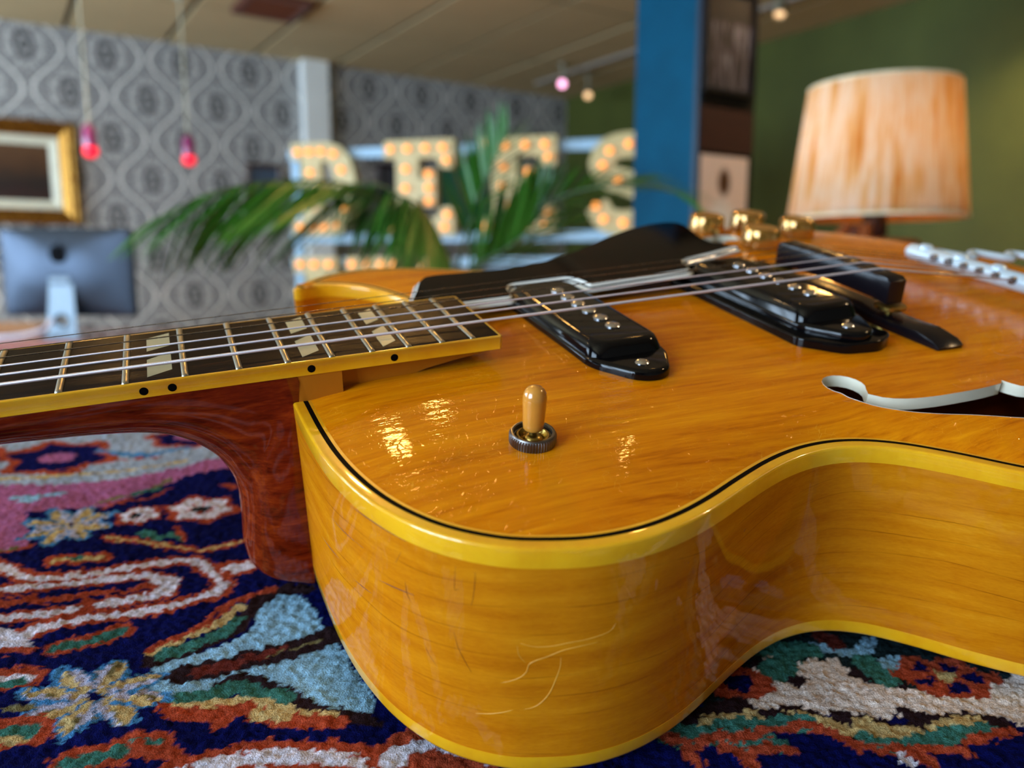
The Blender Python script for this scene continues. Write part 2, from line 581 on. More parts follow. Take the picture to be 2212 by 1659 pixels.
for i, (t0, t1) in enumerate(WIN):
    we = empty('window_%d' % (i + 1), tuple(room(ROOM_S, (t0 + t1) / 2, WIN_Z[0]))); we['kind'] = 'structure'
    org = room(ROOM_S, (t0 + t1) / 2, WIN_Z[0])
    for k in range(5):
        tt = t0 + (t1 - t0) * k / 4
        V = [room(ROOM_S + s, t, z) - org for z in WIN_Z for s, t in ((0.03, tt - .03), (0.08, tt - .03), (0.08, tt + .03), (0.03, tt + .03))]
        mk('mullion', ([tuple(p) for p in V], [f[::-1] for f in [(3, 2, 1, 0), (4, 5, 6, 7), (0, 1, 5, 4), (1, 2, 6, 5), (2, 3, 7, 6), (3, 0, 4, 7)]]), M['white_paint'], we, smooth=False)
# ceiling: dark slab with a grid of bars and separate lay-in tiles
ceil = room_box('ceiling', -W, ROOM_S + W, -W, ROOM_T + W, CEIL + 0.03, CEIL + 0.12, M['tbar'])
rot = Matrix.Rotation(math.atan2(-D1[1], -D1[0]), 4, 'Z')   # local x = -D1, local y = -D2
tile_me = mesh('tile', *bbox(-0.283, 0.283, -0.583, 0.583, 0, 0.016, 0.004), smooth=False)
tile_me.materials.append(M['tile'])
s = 0.43 - 0.3
while s < ROOM_S:
    t = 0.35
    while t < ROOM_T:
        o = link('ceiling_tile', tile_me, None, ceil)
        p = room(min(s, ROOM_S - .29), min(t, ROOM_T - .59), CEIL - 0.004 + random.uniform(-.002, .002))
        o.matrix_local = Matrix.Translation(Vector(p)) @ rot
        t += 1.2
    s += 0.6
# pilaster strip on the papered wall, with skirting along the two visible walls
room_box('trim_1', 2.31, 2.50, 0, 0.10, 0, CEIL, M['white_paint'])
room_box('baseboard_back', 0, ROOM_S, 0, 0.02, 0, 0.12, M['white_paint'])
room_box('baseboard_right', 0, 0.02, 0.02, ROOM_T, 0, 0.12, M['white_paint'])
# brown air vent in the ceiling
vent = empty('ceiling_vent', (-1.40, 4.86, CEIL - 0.02)); tag(vent, 'brown square vent in the ceiling above the papered wall', 'vent')
vm = plain('brown_vent_metal', (96, 50, 34), rough=0.5)
rv = rot.to_3x3()
def vpart(name, b): mk(name, xf(b, rot), vm, vent, smooth=False)
vpart('frame', join(box(-.18, .18, -.2, -.16, -.02, .012), box(-.18, .18, .16, .2, -.02, .012), box(-.18, -.14, -.16, .16, -.02, .012), box(.14, .18, -.16, .16, -.02, .012)))
for k in range(5): vpart('slat', mv(xf(box(-.14, .14, -.03, .03, -.003, .003), Matrix.Rotation(.6, 4, 'X')), (0, -.12 + .06 * k, -.004)))

# ------------------------------------------------------------------ blue column with its pictures
M['blue'] = make_paint('blue_column_paint', (0, 68, 96), 0.25, 0.6, 0.1)
M['black_paint'] = make_paint('black_column_paint', (20, 13, 11), 0.2, 0.5)
EDGE = np.array([0.672, 2.99, 0.0])     # the corner nearest the camera
CS1, CS2 = 0.338, 0.30
def colp(a, b, z):   # a along the right face (D1), b along the left face (-D2)
    return EDGE + D1 * a - D2 * b + np.array([0, 0, z])
def col_box(name, a0, a1, b0, b1, z0, z1, mat, parent=None, org=None, smooth=False):
    V = [colp(a, b, z) - (org if org is not None else 0) for z in (z0, z1) for a, b in ((a0, b0), (a1, b0), (a1, b1), (a0, b1))]
    F = [(3, 2, 1, 0), (4, 5, 6, 7), (0, 1, 5, 4), (1, 2, 6, 5), (2, 3, 7, 6), (3, 0, 4, 7)]
    return mk(name, ([tuple(p) for p in V], F), mat, parent, smooth=smooth)
colo = colp(CS2 / 2, CS1 / 2, 0)
col = empty('column', tuple(colo)); col['kind'] = 'structure'
tag(col, 'square column with a blue face and a dark face hung with pictures', 'column')
col_box('shaft', 0.006, CS2, 0, CS1, 0, CEIL, M['blue'], col, colo)
col_box('dark_facing', 0.0, CS2, -0.012, 0.0, 0, CEIL, M['black_paint'], col, colo)
for nm, a in (('corner_bead', -0.008),):
    col_box(nm, a, 0.012, -0.018, 0.004, 0, CEIL, plain('dark_bead', (14, 40, 62), rough=0.4), col, colo)

def pic_mat(name, builder):
    m = Mat(name, rough=0.5, coat=0.0)
    builder(m)
    return m.mat
def concert(m):
    u, v, _ = m.xyz(m.coord('UV'))
    n1 = m.noise(m.coord('UV', (9, 1.6, 1)), 1.6, 4, 0.6)
    n2 = m.noise(m.coord('UV', (22, 5, 1)), 1.0, 3, 0.6)
    low = (v * -1.0 + 0.72).smooth(0.0, 0.08)
    base = m.ramp(n1 * .75 + n2 * .25, [(0.4, lin(18, 14, 16)), (0.52, lin(74, 62, 66)), (0.66, lin(170, 165, 176))])
    bars = ((u * 60.0).sin() * 0.5 + 0.5) * 0.25
    m.color(m.mix(low, m.ramp(bars + n2 * .3, [(0.1, lin(26, 20, 19)), (0.7, lin(74, 60, 54))]), base))
def portrait(m):
    m.b.inputs['Specular IOR Level'].default_value = 0.1
    u, v, _ = m.xyz(m.coord('UV'))
    hx = (u - 0.5) / 0.13; hy = (v - 0.76) / 0.13
    head = (hx * hx + hy * hy).sqrt()
    bx = (u - 0.46) / 0.42; by = (v - 0.15) / 0.5
    bod = (bx * bx + by * by).sqrt()
    k = (head * -1.0 + 1.25).smooth(0.0, 0.6)
    k2 = (bod * -1.0 + 1.1).smooth(0.0, 0.5)
    c = m.mix(k2, lin(246, 222, 206), lin(254, 252, 248))
    m.color(m.mix(k, c, lin(96, 64, 36)))
def flat_print(name, a0, a1, z0, z1, z2, mat, label, frame_rgb=None, inset=0.0):
    """a picture hung on the dark face; optional frame"""
    org = colp((a0 + a1) / 2, -0.02, z0)
    t = empty(name, tuple(org)); tag(t, label, 'picture', 'pictures on the dark column face')
    b0 = -0.016
    V = [tuple(colp(a, b0 - .004, z) - org) for a, z in ((a0, z0), (a1, z0), (a1, z1), (a0, z1))]
    V += [tuple(colp(a, b0, z) - org) for a, z in ((a0, z0), (a1, z0), (a1, z1), (a0, z1))]
    mk('print', (V, [(0, 1, 2, 3), (7, 6, 5, 4), (0, 4, 5, 1), (1, 5, 6, 2), (2, 6, 7, 3), (3, 7, 4, 0)]), mat, t, smooth=False, uv=[(0, 0), (1, 0), (1, 1), (0, 1)] * 2)
    if frame_rgb:
        fm = plain(name + '_frame_wood', frame_rgb, rough=0.4)
        w = 0.014
        for bx in ((a0 - w, a0, z0 - w, z1 + w), (a1, a1 + w, z0 - w, z1 + w), (a0, a1, z0 - w, z0), (a0, a1, z1, z1 + w)):
            col_box('frame_side', bx[0], bx[1], -0.030, -0.014, bx[2], bx[3], fm, t, org)
    return t
flat_print('concert_photo', 0.022, 0.268, 1.735, 2.08, 0, pic_mat('dim_grey_stage_print', concert), 'dim grey photograph of a stage high on the dark column face', (26, 20, 20))
flat_print('portrait_print', 0.012, 0.268, 1.10, 1.498, 0, pic_mat('pale_portrait_print', portrait), 'pale blurry portrait print low on the dark column face')
flat_print('brown_board', 0.004, 0.288, 1.512, 1.668, 0, plain('dark_brown_board_paint', (58, 20, 10), rough=0.6), 'plain dark brown board between the two pictures on the column')
bpy.data.objects['brown_board']['category'] = 'board'

# ------------------------------------------------------------------ pictures on the papered wall
def wall_pic(name, s0, s1, z0, z1, label, frame_mat, liner_mat, canvas_mat, fw, lw, depth=0.045):
    """picture hung on the papered wall: bevelled frame sides, slip, canvas; s runs leftwards in the view"""
    org = room((s0 + s1) / 2, 0, z0)
    Mx = Matrix.Translation(Vector(org)) @ Matrix(((-D1[0], D2[0], 0, 0), (-D1[1], D2[1], 0, 0), (0, 0, 1, 0), (0, 0, 0, 1)))
    t = empty(name, tuple(org)); tag(t, label, 'picture')
    hw, h = (s1 - s0) / 2, z1 - z0
    def side(nm, a, b, a2, b2, mat, prof):
        # mitred moulding between outer corners a,b and inner corners a2,b2
        rings = []
        for (A_, B_) in ((a, a2), (b, b2)):
            rings.append([(A_[0] + (B_[0] - A_[0]) * u, d, A_[1] + (B_[1] - A_[1]) * u) for u, d in prof])
        R3 = Mx.to_3x3()
        vf = loft(rings)
        vf = ([tuple(R3 @ Vector(p)) for p in vf[0]], vf[1])
        o = mk(nm, vf, mat, t, sharp=30)
    O4 = [(-hw, 0), (hw, 0), (hw, h), (-hw, h)]
    I4 = [(-hw + fw, fw), (hw - fw, fw), (hw - fw, h - fw), (-hw + fw, h - fw)]
    J4 = [(-hw + fw + lw, fw + lw), (hw - fw - lw, fw + lw), (hw - fw - lw, h - fw - lw), (-hw + fw + lw, h - fw - lw)]
    prof = [(0, 0), (0, depth * .8), (.12, depth), (.3, depth * .9), (.45, depth * 1.05), (.6, depth * .8), (.85, depth * .55), (1, depth * .45), (1, 0)]
    prof2 = [(0, 0), (0, depth * .45), (.15, depth * .5), (1, depth * .25), (1, 0)]
    for i in range(4):
        side('frame_side', O4[i], O4[(i + 1) % 4], I4[i], I4[(i + 1) % 4], frame_mat, prof)
        if lw > 0: side('slip', I4[i], I4[(i + 1) % 4], J4[i], J4[(i + 1) % 4], liner_mat, prof2)
    R3 = Mx.to_3x3()
    c = [(-hw + fw, .008, fw), (hw - fw, .008, fw), (hw - fw, .008, h - fw), (-hw + fw, .008, h - fw)]
    V = [tuple(R3 @ Vector(p)) for p in c] + [tuple(R3 @ Vector((p[0], 0.002, p[2]))) for p in c]
    mk('canvas', (V, [(0, 1, 2, 3), (7, 6, 5, 4), (0, 4, 5, 1), (1, 5, 6, 2), (2, 6, 7, 3), (3, 7, 4, 0)]), canvas_mat, t, smooth=False, uv=[(0, 0), (1, 0), (1, 1), (0, 1)] * 2)
    return t
def make_gilt():
    m = Mat('gilt_frame', lin(150, 104, 38), rough=0.34, metal=0.85)
    n = m.noise(m.coord('Object'), 45, 4, 0.7)
    m.color(m.ramp(n, [(0.3, lin(88, 52, 14)), (0.55, lin(158, 110, 42)), (0.75, lin(206, 164, 84))]))
    m.bump(n, 0.5, 0.006)
    return m.mat
def make_canvas():
    m = Mat('dark_landscape_oil', rough=0.45)
    u, v, _ = m.xyz(m.coord('UV'))
    n = m.noise(m.coord('UV', (3, 5, 1)), 2.2, 5, 0.6)
    c = m.ramp(v + (n - 0.5) * 0.35, [(0.15, lin(44, 14, 10)), (0.38, lin(20, 12, 9)), (0.6, lin(70, 42, 18)), (0.9, lin(92, 60, 32))])
    m.color(c)
    return m.mat
gilt = make_gilt()
wall_pic('landscape_painting', 4.03, 4.86, 1.352, 2.0, 'dark landscape painting in a wide gilt frame above the computer', gilt,
         plain('ivory_slip', (226, 222, 196), rough=0.35, coat=0.5), make_canvas(), 0.095, 0.055, 0.06)
wood_frame = plain('small_brown_frame', (74, 46, 26), rough=0.4)
wall_pic('small_picture', 2.67, 2.93, 1.52, 1.83, 'small brown framed picture left of the white pilaster', wood_frame, wood_frame, plain('slate_print', (70, 86, 104), rough=0.4), 0.03, 0, 0.03)
wall_pic('small_picture', 1.64, 1.90, 1.60, 1.90, 'small dark framed picture right of the white pilaster', plain('small_dark_frame', (54, 24, 18), rough=0.4), wood_frame, plain('grey_print', (70, 74, 84), rough=0.4), 0.035, 0, 0.03)
wall_pic('teal_poster', 0.86, 1.34, 1.40, 1.94, 'plain teal poster behind the lit letters', plain('dark_teal_frame', (22, 58, 50), rough=0.5), wood_frame, plain('teal_print', (36, 116, 98), rough=0.5), 0.02, 0, 0.02)

# ------------------------------------------------------------------ marquee letters on rails
def glow(name, rgb, strength):
    m = Mat(name, lin(*rgb), rough=0.4, emit=lin(*rgb), strength=strength)
    n = m.noise(m.coord('Object'), 300, 1)
    m.ln(n * 0.15 * strength + strength * 0.92, m.b.inputs['Emission Strength'])
    if strength < 5: m.mat.cycles.emission_sampling = 'NONE'
    return m.mat
M['bulb'] = glow('warm_bulb', (255, 158, 72), 1.7)
M['letter'] = plain('cream_letter_enamel', (200, 188, 128), rough=0.4)
M['rail'] = plain('pale_blue_white_rail', (160, 200, 228), rough=0.35)
SA = np.array([-1.377, 5.2]); SB = np.array([0.698, 4.66])
sd = (SB - SA) / np.linalg.norm(SB - SA)
Msign = Matrix(((sd[0], sd[1], 0, SA[0]), (sd[1], -sd[0], 0, SA[1]), (0, 0, 1, 0), (0, 0, 0, 1)))  # x along, y towards camera, z up
sign = empty('marquee_sign', (SA[0], SA[1], 0.0))
tag(sign, 'sign of cream letters set with glowing bulbs on pale rails', 'sign')
Rs = Msign.to_3x3().to_4x4()
def spart(name, vf, mat, parent=None, **kw): return mk(name, xf(vf, Rs), mat, parent or sign, **kw)
for z in (1.785, 1.262, 1.108):
    spart('rail', bbox(-0.06 if z > 1.0 else 0, 2.75, -0.03, 0.0, z - .032, z + .032, 0.006), M['rail'], smooth=False)
for x in (-0.03, 2.72):
    spart('post', bbox(x - .025, x + .025, -0.055, -0.03, 0.0, 1.84, 0.004), M['rail'], smooth=False)
    spart('foot', bbox(x - .03, x + .03, -0.3, 0.25, 0.0, 0.03, 0.006), M['rail'], smooth=False)
LD = [(0, 0), (.45, 0), (.60, .05), (.71, .17), (.765, .35), (.77, .5), (.765, .65), (.71, .83), (.60, .95), (.45, 1), (0, 1), (0, .82), (.12, .82), (.12, .18), (0, .18)]
LDh = [(.36, .2), (.43, .2), (.49, .28), (.52, .42), (.52, .58), (.49, .72), (.43, .8), (.36, .8)]
LE = [(0, 0), (.77, 0), (.77, .3), (.64, .3), (.57, .19), (.38, .19), (.38, .4), (.44, .4), (.44, .31), (.57, .31), (.57, .69), (.44, .69), (.44, .6), (.38, .6), (.38, .81), (.57, .81), (.64, .7), (.77, .7), (.77, 1), (0, 1), (0, .82), (.13, .82), (.13, .18), (0, .18)]
sc = catmull([(.70, .70), (.62, .84), (.43, .88), (.23, .83), (.16, .70), (.24, .57), (.42, .51), (.60, .43), (.68, .29), (.59, .15), (.41, .11), (.22, .15), (.12, .30)], 0.06)
tn = np.gradient(sc, axis=0); tn /= np.linalg.norm(tn, axis=1, keepdims=True); nn_ = np.stack([-tn[:, 1], tn[:, 0]], 1)
LS = [tuple(p) for p in (sc + nn_ * .125)] + [tuple(p) for p in (sc - nn_ * .125)[::-1]]
LI = [(0, 0), (.5, 0), (.5, .17), (.37, .17), (.37, .83), (.5, .83), (.5, 1), (0, 1), (0, .83), (.13, .83), (.13, .17), (0, .17)]
LT = [(.18, 0), (.56, 0), (.56, .16), (.49, .16), (.49, .82), (.74, .82), (.74, 1), (0, 1), (0, .82), (.25, .82), (.25, .16), (.18, .16)]
BD = [(.09, .9), (.24, .9), (.38, .9), (.53, .87), (.24, .68), (.62, .70), (.24, .32), (.66, .28), (.65, .49), (.09, .1), (.24, .1), (.38, .1), (.53, .12)]
BE = [(.08, .91), (.27, .91), (.47, .91), (.66, .91), (.25, .70), (.50, .64), (.24, .5), (.50, .5), (.24, .32), (.50, .36), (.70, .22), (.09, .09), (.27, .09), (.47, .09), (.67, .09), (.70, .78)]
BS = [(.44, .88), (.25, .82), (.18, .68), (.34, .53), (.58, .44), (.66, .28), (.12, .28), (.2, .15), (.4, .11)]
BI = [(.08, .92), (.25, .92), (.42, .92), (.25, .6), (.25, .3), (.08, .08), (.25, .08), (.42, .08)]
BT = [(.08, .92), (.3, .92), (.5, .92), (.66, .92), (.37, .6), (.37, .3)]
bulb_me = mesh('bulb', *lathe([(0.001, 0.040), (.010, .038), (.018, .030), (.021, .020), (.018, .009), (.011, .002), (.010, -.004)], 12, axis='y'))
bulb_me.materials.append(M['bulb'])
def letter(shape, holes, bulbs, x0, z0, h, wsc, what):
    P = [(x0 + p[0] * h * wsc, z0 + p[1] * h) for p in shape]
    H_ = [[(x0 + p[0] * h * wsc, z0 + p[1] * h) for p in hh] for hh in holes]
    V, F = extrude_shape(P, H_, 0.0, 0.07)
    V = [(p[0], p[2], p[1]) for p in V]
    F = [f[::-1] for f in F]
    lo = spart('letter', (V, F), M['letter'], smooth=False)
    lo['label'] = what
    for bx, bz in bulbs:
        b = link('bulb', bulb_me, None, lo)
        b.matrix_local = Matrix.Translation(Rs @ Vector((x0 + bx * h * wsc, 0.072, z0 + bz * h))) @ Rs
letter(LD, [LDh], BD, 0.0, 1.272, 0.575, 0.98, 'cream letter D')
letter(LE, [], BE, 0.632, 1.268, 0.57, 1.02, 'cream letter E')
letter(LE, [], BE, 1.236, 1.268, 0.565, 1.08, 'cream letter E')
letter(LS, [], BS, 1.875, 1.268, 0.565, 1.0, 'cream letter S')
letter(LI, [], BI, -0.01, 0.57, 0.57, 1.05, 'cream letter of the lower row')
letter(LT, [], BT, 0.36, 0.57, 0.57, 0.85, 'cream letter of the lower row')
letter(LI, [], BI, 0.84, 0.57, 0.57, 0.7, 'cream letter of the lower row')

# ------------------------------------------------------------------ desk, computer
M['desk'] = plain('reddish_desk_wood', (150, 84, 70), rough=0.3, coat=0.6)
desk = empty('desk', (-2.45, 3.95, 0)); tag(desk, 'reddish wooden desk carrying the computer', 'desk')
mk('desktop', bbox(-.80, .62, -.37, .40, .715, .745, .006), M['desk'], desk, smooth=False)
for x in (-.74, .56):
    for y in (-.31, .34): mk('leg', bbox(x - .03, x + .03, y - .03, y + .03, 0, .715, .005), M['desk'], desk, smooth=False)
mk('apron', bbox(-.7, .52, -.34, -.31, .60, .715, .003), M['desk'], desk, smooth=False)
alu = Mat('brushed_aluminium', lin(56, 65, 78), rough=0.45, metal=0.75)
alu.ln(alu.noise(alu.coord('Object', (1, 1, 60)), 20, 2) * 0.1 + 0.36, alu.b.inputs['Roughness'])
M['alu'] = alu.mat
im = empty('desktop_computer', (-2.155, 3.86, .745)); im.rotation_euler = (0, 0, math.radians(-4))
tag(im, 'silver all-in-one desktop computer seen from behind on the desk', 'computer')
# case: shallow domed back facing the camera (-y)
rings = []
for sx, yy in [(1.0, .012), (1.0, 0.0)] + [(s_, -.064 * (1 - s_ ** 2.2) - .004) for s_ in (.985, .94, .88, .8, .7, .58, .45, .3, .15)]:
    rr = rrect(.335 * sx, .212 * sx, min(.016 + (1 - sx) * .5, .2 * sx + .004) if sx < .97 else .016, 8)
    rings.append([(x, yy, .312 + z) for x, z in rr])
V, F = loft(rings, True, True)
mk('case', (V, [f for f in F]), M['alu'], im, sharp=75)
mk('screen', mv(xf(prism(rrect(.328, .205, .012, 4), 0, .004), Matrix.Rotation(math.radians(90), 4, 'X')), (0, .0165, .312)), make_gloss_black('screen_glass', (6, 6, 8)), im, smooth=False)
# logo on the back: a bitten fruit with a leaf
def fruit():
    pts = []
    for k in range(40):
        a = 2 * math.pi * k / 40
        r = .030 * (1 + .10 * abs(math.sin(a)) - .16 * math.exp(-((a - math.pi / 2) / .28) ** 2) - .10 * math.exp(-((a - 3 * math.pi / 2) / .22) ** 2))
        x, y = r * math.cos(a), r * math.sin(a) * 1.02
        dx, dy = x - .036, y - .005
        dd = math.hypot(dx, dy)
        if dd < .015: x, y = .036 + dx / dd * .015, .005 + dy / dd * .015
        pts.append((x, y))
    return pts
lg = xf(prism(fruit(), 0, .002), Matrix.Rotation(math.radians(90), 4, 'X'))
leaf = [(.000, .032), (.004, .040), (.012, .046), (.012, .038), (.007, .033)]
lf = xf(prism(leaf, 0, .002), Matrix.Rotation(math.radians(90), 4, 'X'))
mk('logo', mv(join(xf(lg, Matrix.Scale(1.35, 4)), xf(lf, Matrix.Scale(1.35, 4))), (0, -.0655, .40)), plain('logo_black', (6, 7, 10), rough=0.8, spec=0.05), im, smooth=False)
# stand: foot and neck of one bent plate with a cable hole
st_prof = [(.00, .30), (-.055, .285), (-.085, .20), (-.088, .08), (-.083, .02), (-.07, .006), (.08, .004), (.09, .0)]
hs = extrude_shape([(-.072, 0), (.078, 0), (.058, .26), (-.058, .26)], [[(.030 * math.cos(2 * math.pi * k / 20), .075 + .030 * math.sin(2 * math.pi * k / 20)) for k in range(20)]], 0, .008)
stand = mk('stand', mv(xf(hs, Matrix.Rotation(math.radians(84), 4, 'X')), (0, -.082, .012)), plain('satin_aluminium_stand', (116, 134, 148), rough=0.45, metal=0.2), im, smooth=False)
mk('stand_foot', bbox(-.10, .10, -.10, .10, 0, .010, .003), bpy.data.materials['satin_aluminium_stand'], im, smooth=False)
mk('hinge_plate', bbox(-.05, .05, -.075, -.03, .262, .290, .006), bpy.data.materials['satin_aluminium_stand'], im, smooth=False)
ring = loft([[(r * math.cos(2 * math.pi * k / 20), y, .087 + r * math.sin(2 * math.pi * k / 20)) for k in range(20)] for r, y in ((.031, -.089), (.031, -.060), (.028, -.060), (.028, -.089))] , False, False)
mk('cable_hole_rim', ring, plain('grey_rubber', (84, 110, 134), rough=0.5), im)
cb = catmull([(-2.17, 3.72, .84), (-2.185, 3.69, .80), (-2.26, 3.66, .772), (-2.40, 3.64, .759), (-2.52, 3.66, .758), (-2.70, 3.74, .758), (-2.98, 3.88, .758)], 0.02)
tag(mk('power_cable', tube(cb, .011, 8), plain('white_cable', (206, 204, 220), rough=0.4)), 'white power cable curling across the desk from the computer', 'cable')
tr = empty('wooden_tray', (-2.62, 4.12, .745)); tag(tr, 'low amber wooden tray behind the computer on the desk', 'tray')
twm = plain('amber_tray_wood', (150, 92, 20), rough=0.5)
mk('bottom', bbox(-.25, .20, -.10, .12, 0, .012, .003), twm, tr, smooth=False)
for b in ((-.25, .20, -.10, -.088, .012, .045), (-.25, .20, .108, .12, .012, .045), (-.25, -.238, -.088, .108, .012, .045), (.188, .20, -.088, .108, .012, .045)):
    mk('side', bbox(*b, .002), twm, tr, smooth=False)

# ------------------------------------------------------------------ pendant lamps with red bulbs
def pendant(x, y, z, label):
    t = empty('pendant_lamp', (x, y, CEIL)); tag(t, label, 'lamp', 'red bulb pendants')
    h = z - CEIL
    mk('cord', tube([(0, 0, 0), (0, 0, h * .5), (0, 0, h + .10)], .0055, 8), M['cordm'], t)
    mk('ceiling_rose', lathe([(.001, -.03), (.03, -.028), (.04, -.012), (.042, 0)], 20), M['cordm'], t)
    mk('socket', mv(lathe([(.008, .115), (.02, .11), (.032, .09), (.035, .03), (.034, .0), (.03, .0)], 20), (0, 0, h)), M['socket'], t)
    mk('bulb', mv(lathe([(.020, .02), (.030, .004), (.037, -.014), (.036, -.032), (.026, -.048), (.010, -.055), (.001, -.056)], 20), (0, 0, h)), M['redbulb'], t)
M['cordm'] = plain('pale_cord', (190, 186, 160), rough=0.6)
M['socket'] = plain('magenta_socket', (150, 40, 110), rough=0.25, coat=1.0)
M['redbulb'] = glow('crimson_bulb', (255, 16, 50), 1.2)
pendant(-2.175, 4.2, 1.695, 'red bulb pendant next to the gilt frame')
pendant(-1.868, 4.7, 1.715, 'red bulb pendant right of the other, nearer the palm')

# ------------------------------------------------------------------ ceiling spots on a track
M['spotglow'] = glow('spot_face', (255, 206, 150), 1.5)
M['spotpink'] = glow('pinkish_spot_face', (255, 176, 216), 3.0)
rail_o = empty('lighting_track', tuple(room(0.62, 3.0, CEIL))); tag(rail_o, 'pale metal track fixed to the ceiling near the green wall', 'track')
RX = Matrix(((-D1[0], D2[0], 0, 0), (-D1[1], D2[1], 0, 0), (0, 0, 1, 0), (0, 0, 0, 1)))
mk('channel', xf(bbox(-.018, .018, -2.6, 3.2, -.03, -.006, .003), RX), plain('track_metal', (150, 140, 128), rough=0.4), rail_o, smooth=False)
def spot(x, y, z, mat, label, aim):
    t = empty('ceiling_spotlight', (x, y, CEIL - .012)); tag(t, label, 'spotlight', 'ceiling spotlights')
    dz = z - (CEIL - .012)
    mk('arm', tube([(0, 0, 0), (0, 0, dz * .5), (0, 0, dz + .03)], .009, 8), M['spotbody'], t)
    mk('mount', lathe([(.03, -.012), (.032, 0)], 16), M['spotbody'], t)
    q = Vector(aim).to_track_quat('Z', 'Y').to_matrix().to_4x4()
    sh = xf(lathe([(.018, -.06), (.03, -.055), (.034, .04), (.031, .042), (.029, .02)], 18), q)
    mk('housing', mv(sh, (0, 0, dz)), M['spotbody'], t)
    mk('lens', mv(xf(lathe([(.028, .028), (.02, .036), (.001, .038)], 18), q), (0, 0, dz)), mat, t)
M['spotbody'] = plain('pale_spot_housing', (150, 146, 124), rough=0.35)
spot(.382, 6.243, 2.45, M['spotpink'], 'ceiling spotlight with a pinkish glow left of the column', (-.1, -1, -.35))
spot(.612, 6.622, 2.45, M['spotglow'], 'dimmer ceiling spotlight nearest the room corner', (-.1, -1, -.6))
spot(1.44, 4.485, 2.45, M['spotglow'], 'ceiling spotlight right of the column', (-.2, -.5, -1))

# ------------------------------------------------------------------ table lamp on its side table
def make_shade():
    m = Mat('pleated_cream_shade', rough=0.8)
    u, v, _ = m.xyz(m.coord('UV'))
    a = m.noise(m.coord('UV', (34, 0.6, 1)), 1.0, 4, 0.7)
    b = m.noise(m.coord('UV', (9, 1.2, 1)), 1.0, 2)
    col_ = m.ramp(a * 0.65 + b * 0.35, [(0.36, lin(206, 132, 44)), (0.45, lin(232, 192, 132)), (0.53, lin(242, 228, 206)), (0.58, lin(232, 188, 118)), (0.66, lin(216, 138, 40))])
    nt = m.t.nodes
    df = m.node('ShaderNodeBsdfDiffuse'); tr = m.node('ShaderNodeBsdfTranslucent'); mx = m.node('ShaderNodeMixShader')
    m.ln(col_, df.inputs[0]); m.ln(col_, tr.inputs[0]); mx.inputs[0].default_value = 0.5
    m.ln(df.outputs[0], mx.inputs[1]); m.ln(tr.outputs[0], mx.inputs[2])
    out = [n for n in nt if n.type == 'OUTPUT_MATERIAL'][0]
    m.ln(mx.outputs[0], out.inputs['Surface'])
    return m.mat
LX, LY = 0.776, 1.72
tabl = empty('side_table', (LX, LY, 0)); tag(tabl, 'small round wooden side table under the lamp', 'table')
mk('tabletop', lathe([(.001, .70), (.25, .70), (.262, .706), (.262, .718), (.25, .725), (.001, .725)], 40), M['red_varnish'], tabl)
for k in range(3):
    a = 2 * math.pi * k / 3
    mk('leg', tube([(.05 * math.cos(a), .05 * math.sin(a), .70), (.12 * math.cos(a), .12 * math.sin(a), .35), (.21 * math.cos(a), .21 * math.sin(a), .002)], [.022, .018, .013], 10), M['red_varnish'], tabl)
lamp = empty('table_lamp', (LX, LY, .725)); tag(lamp, 'lit table lamp with pleated cream shade and wooden base', 'lamp')
def pleat(r, z, ph=0.0):
    n = 180
    return [((r + (.0022 if j % 2 else -.0022)) * math.cos(2 * math.pi * j / n), (r + (.0022 if j % 2 else -.0022)) * math.sin(2 * math.pi * j / n), z) for j in range(n)]
zb, zt = 1.196 - .725, 1.462 - .725
rg = [pleat(.176 + (.146 - .176) * k / 4, zb + (zt - zb) * k / 4) for k in range(5)]
V, F = loft(rg, False, False)
uv = [(j / 180, k / 4) for k in range(5) for j in range(180)]
F = [f for f in F]
mk('shade', (V, F), make_shade(), lamp, sharp=None, uv=uv)
strip_r = [[((.1735 - .03 * k / 4 * .35) * math.cos(2 * math.pi * j / 60), (.1735 - .03 * k / 4 * .35) * math.sin(2 * math.pi * j / 60), zb - .001 + .024 * k / 4) for j in range(60)] for k in range(5)]
V, F = loft(strip_r, False, False)
mk('shade_glow_strip', (V, [f[::-1] for f in F]), plain('painted_bulb_glow', (214, 128, 20), rough=0.8), lamp, sharp=None)  # amber strip: bulb light on the shade's inside put into its colour
trimm = plain('cream_shade_tape', (222, 206, 170), rough=0.7)
for r, z in ((.1775, zb), (.1475, zt)):
    mk('shade_rim', loft([[(rr * math.cos(2 * math.pi * j / 60), rr * math.sin(2 * math.pi * j / 60), zz) for j in range(60)] for rr, zz in ((r, z - .002), (r + .0015, z - .002), (r + .0012, z + .004), (r - .001, z + .004), (r - .001, z - .002))], False, False), trimm, lamp)
M['lampbulb'] = glow('hot_lamp_bulb', (255, 178, 80), 13.0)
mk('bulb', mv(lathe([(.012, -.04), (.016, -.025), (.028, 0), (.031, .02), (.026, .040), (.012, .052), (.001, .055)], 20), (0, 0, 1.335 - .725)), M['lampbulb'], lamp)
mk('socket', mv(lathe([(.014, -.085), (.018, -.08), (.018, -.03), (.013, -.025)], 16), (0, 0, 1.335 - .725)), M['brass'], lamp)
mk('stem', lathe([(.014, .535), (.016, .50), (.024, .47), (.028, .44), (.018, .42), (.016, .40), (.02, .36), (.014, .34)], 18), plain('dark_turned_wood', (58, 24, 12), rough=0.4), lamp)
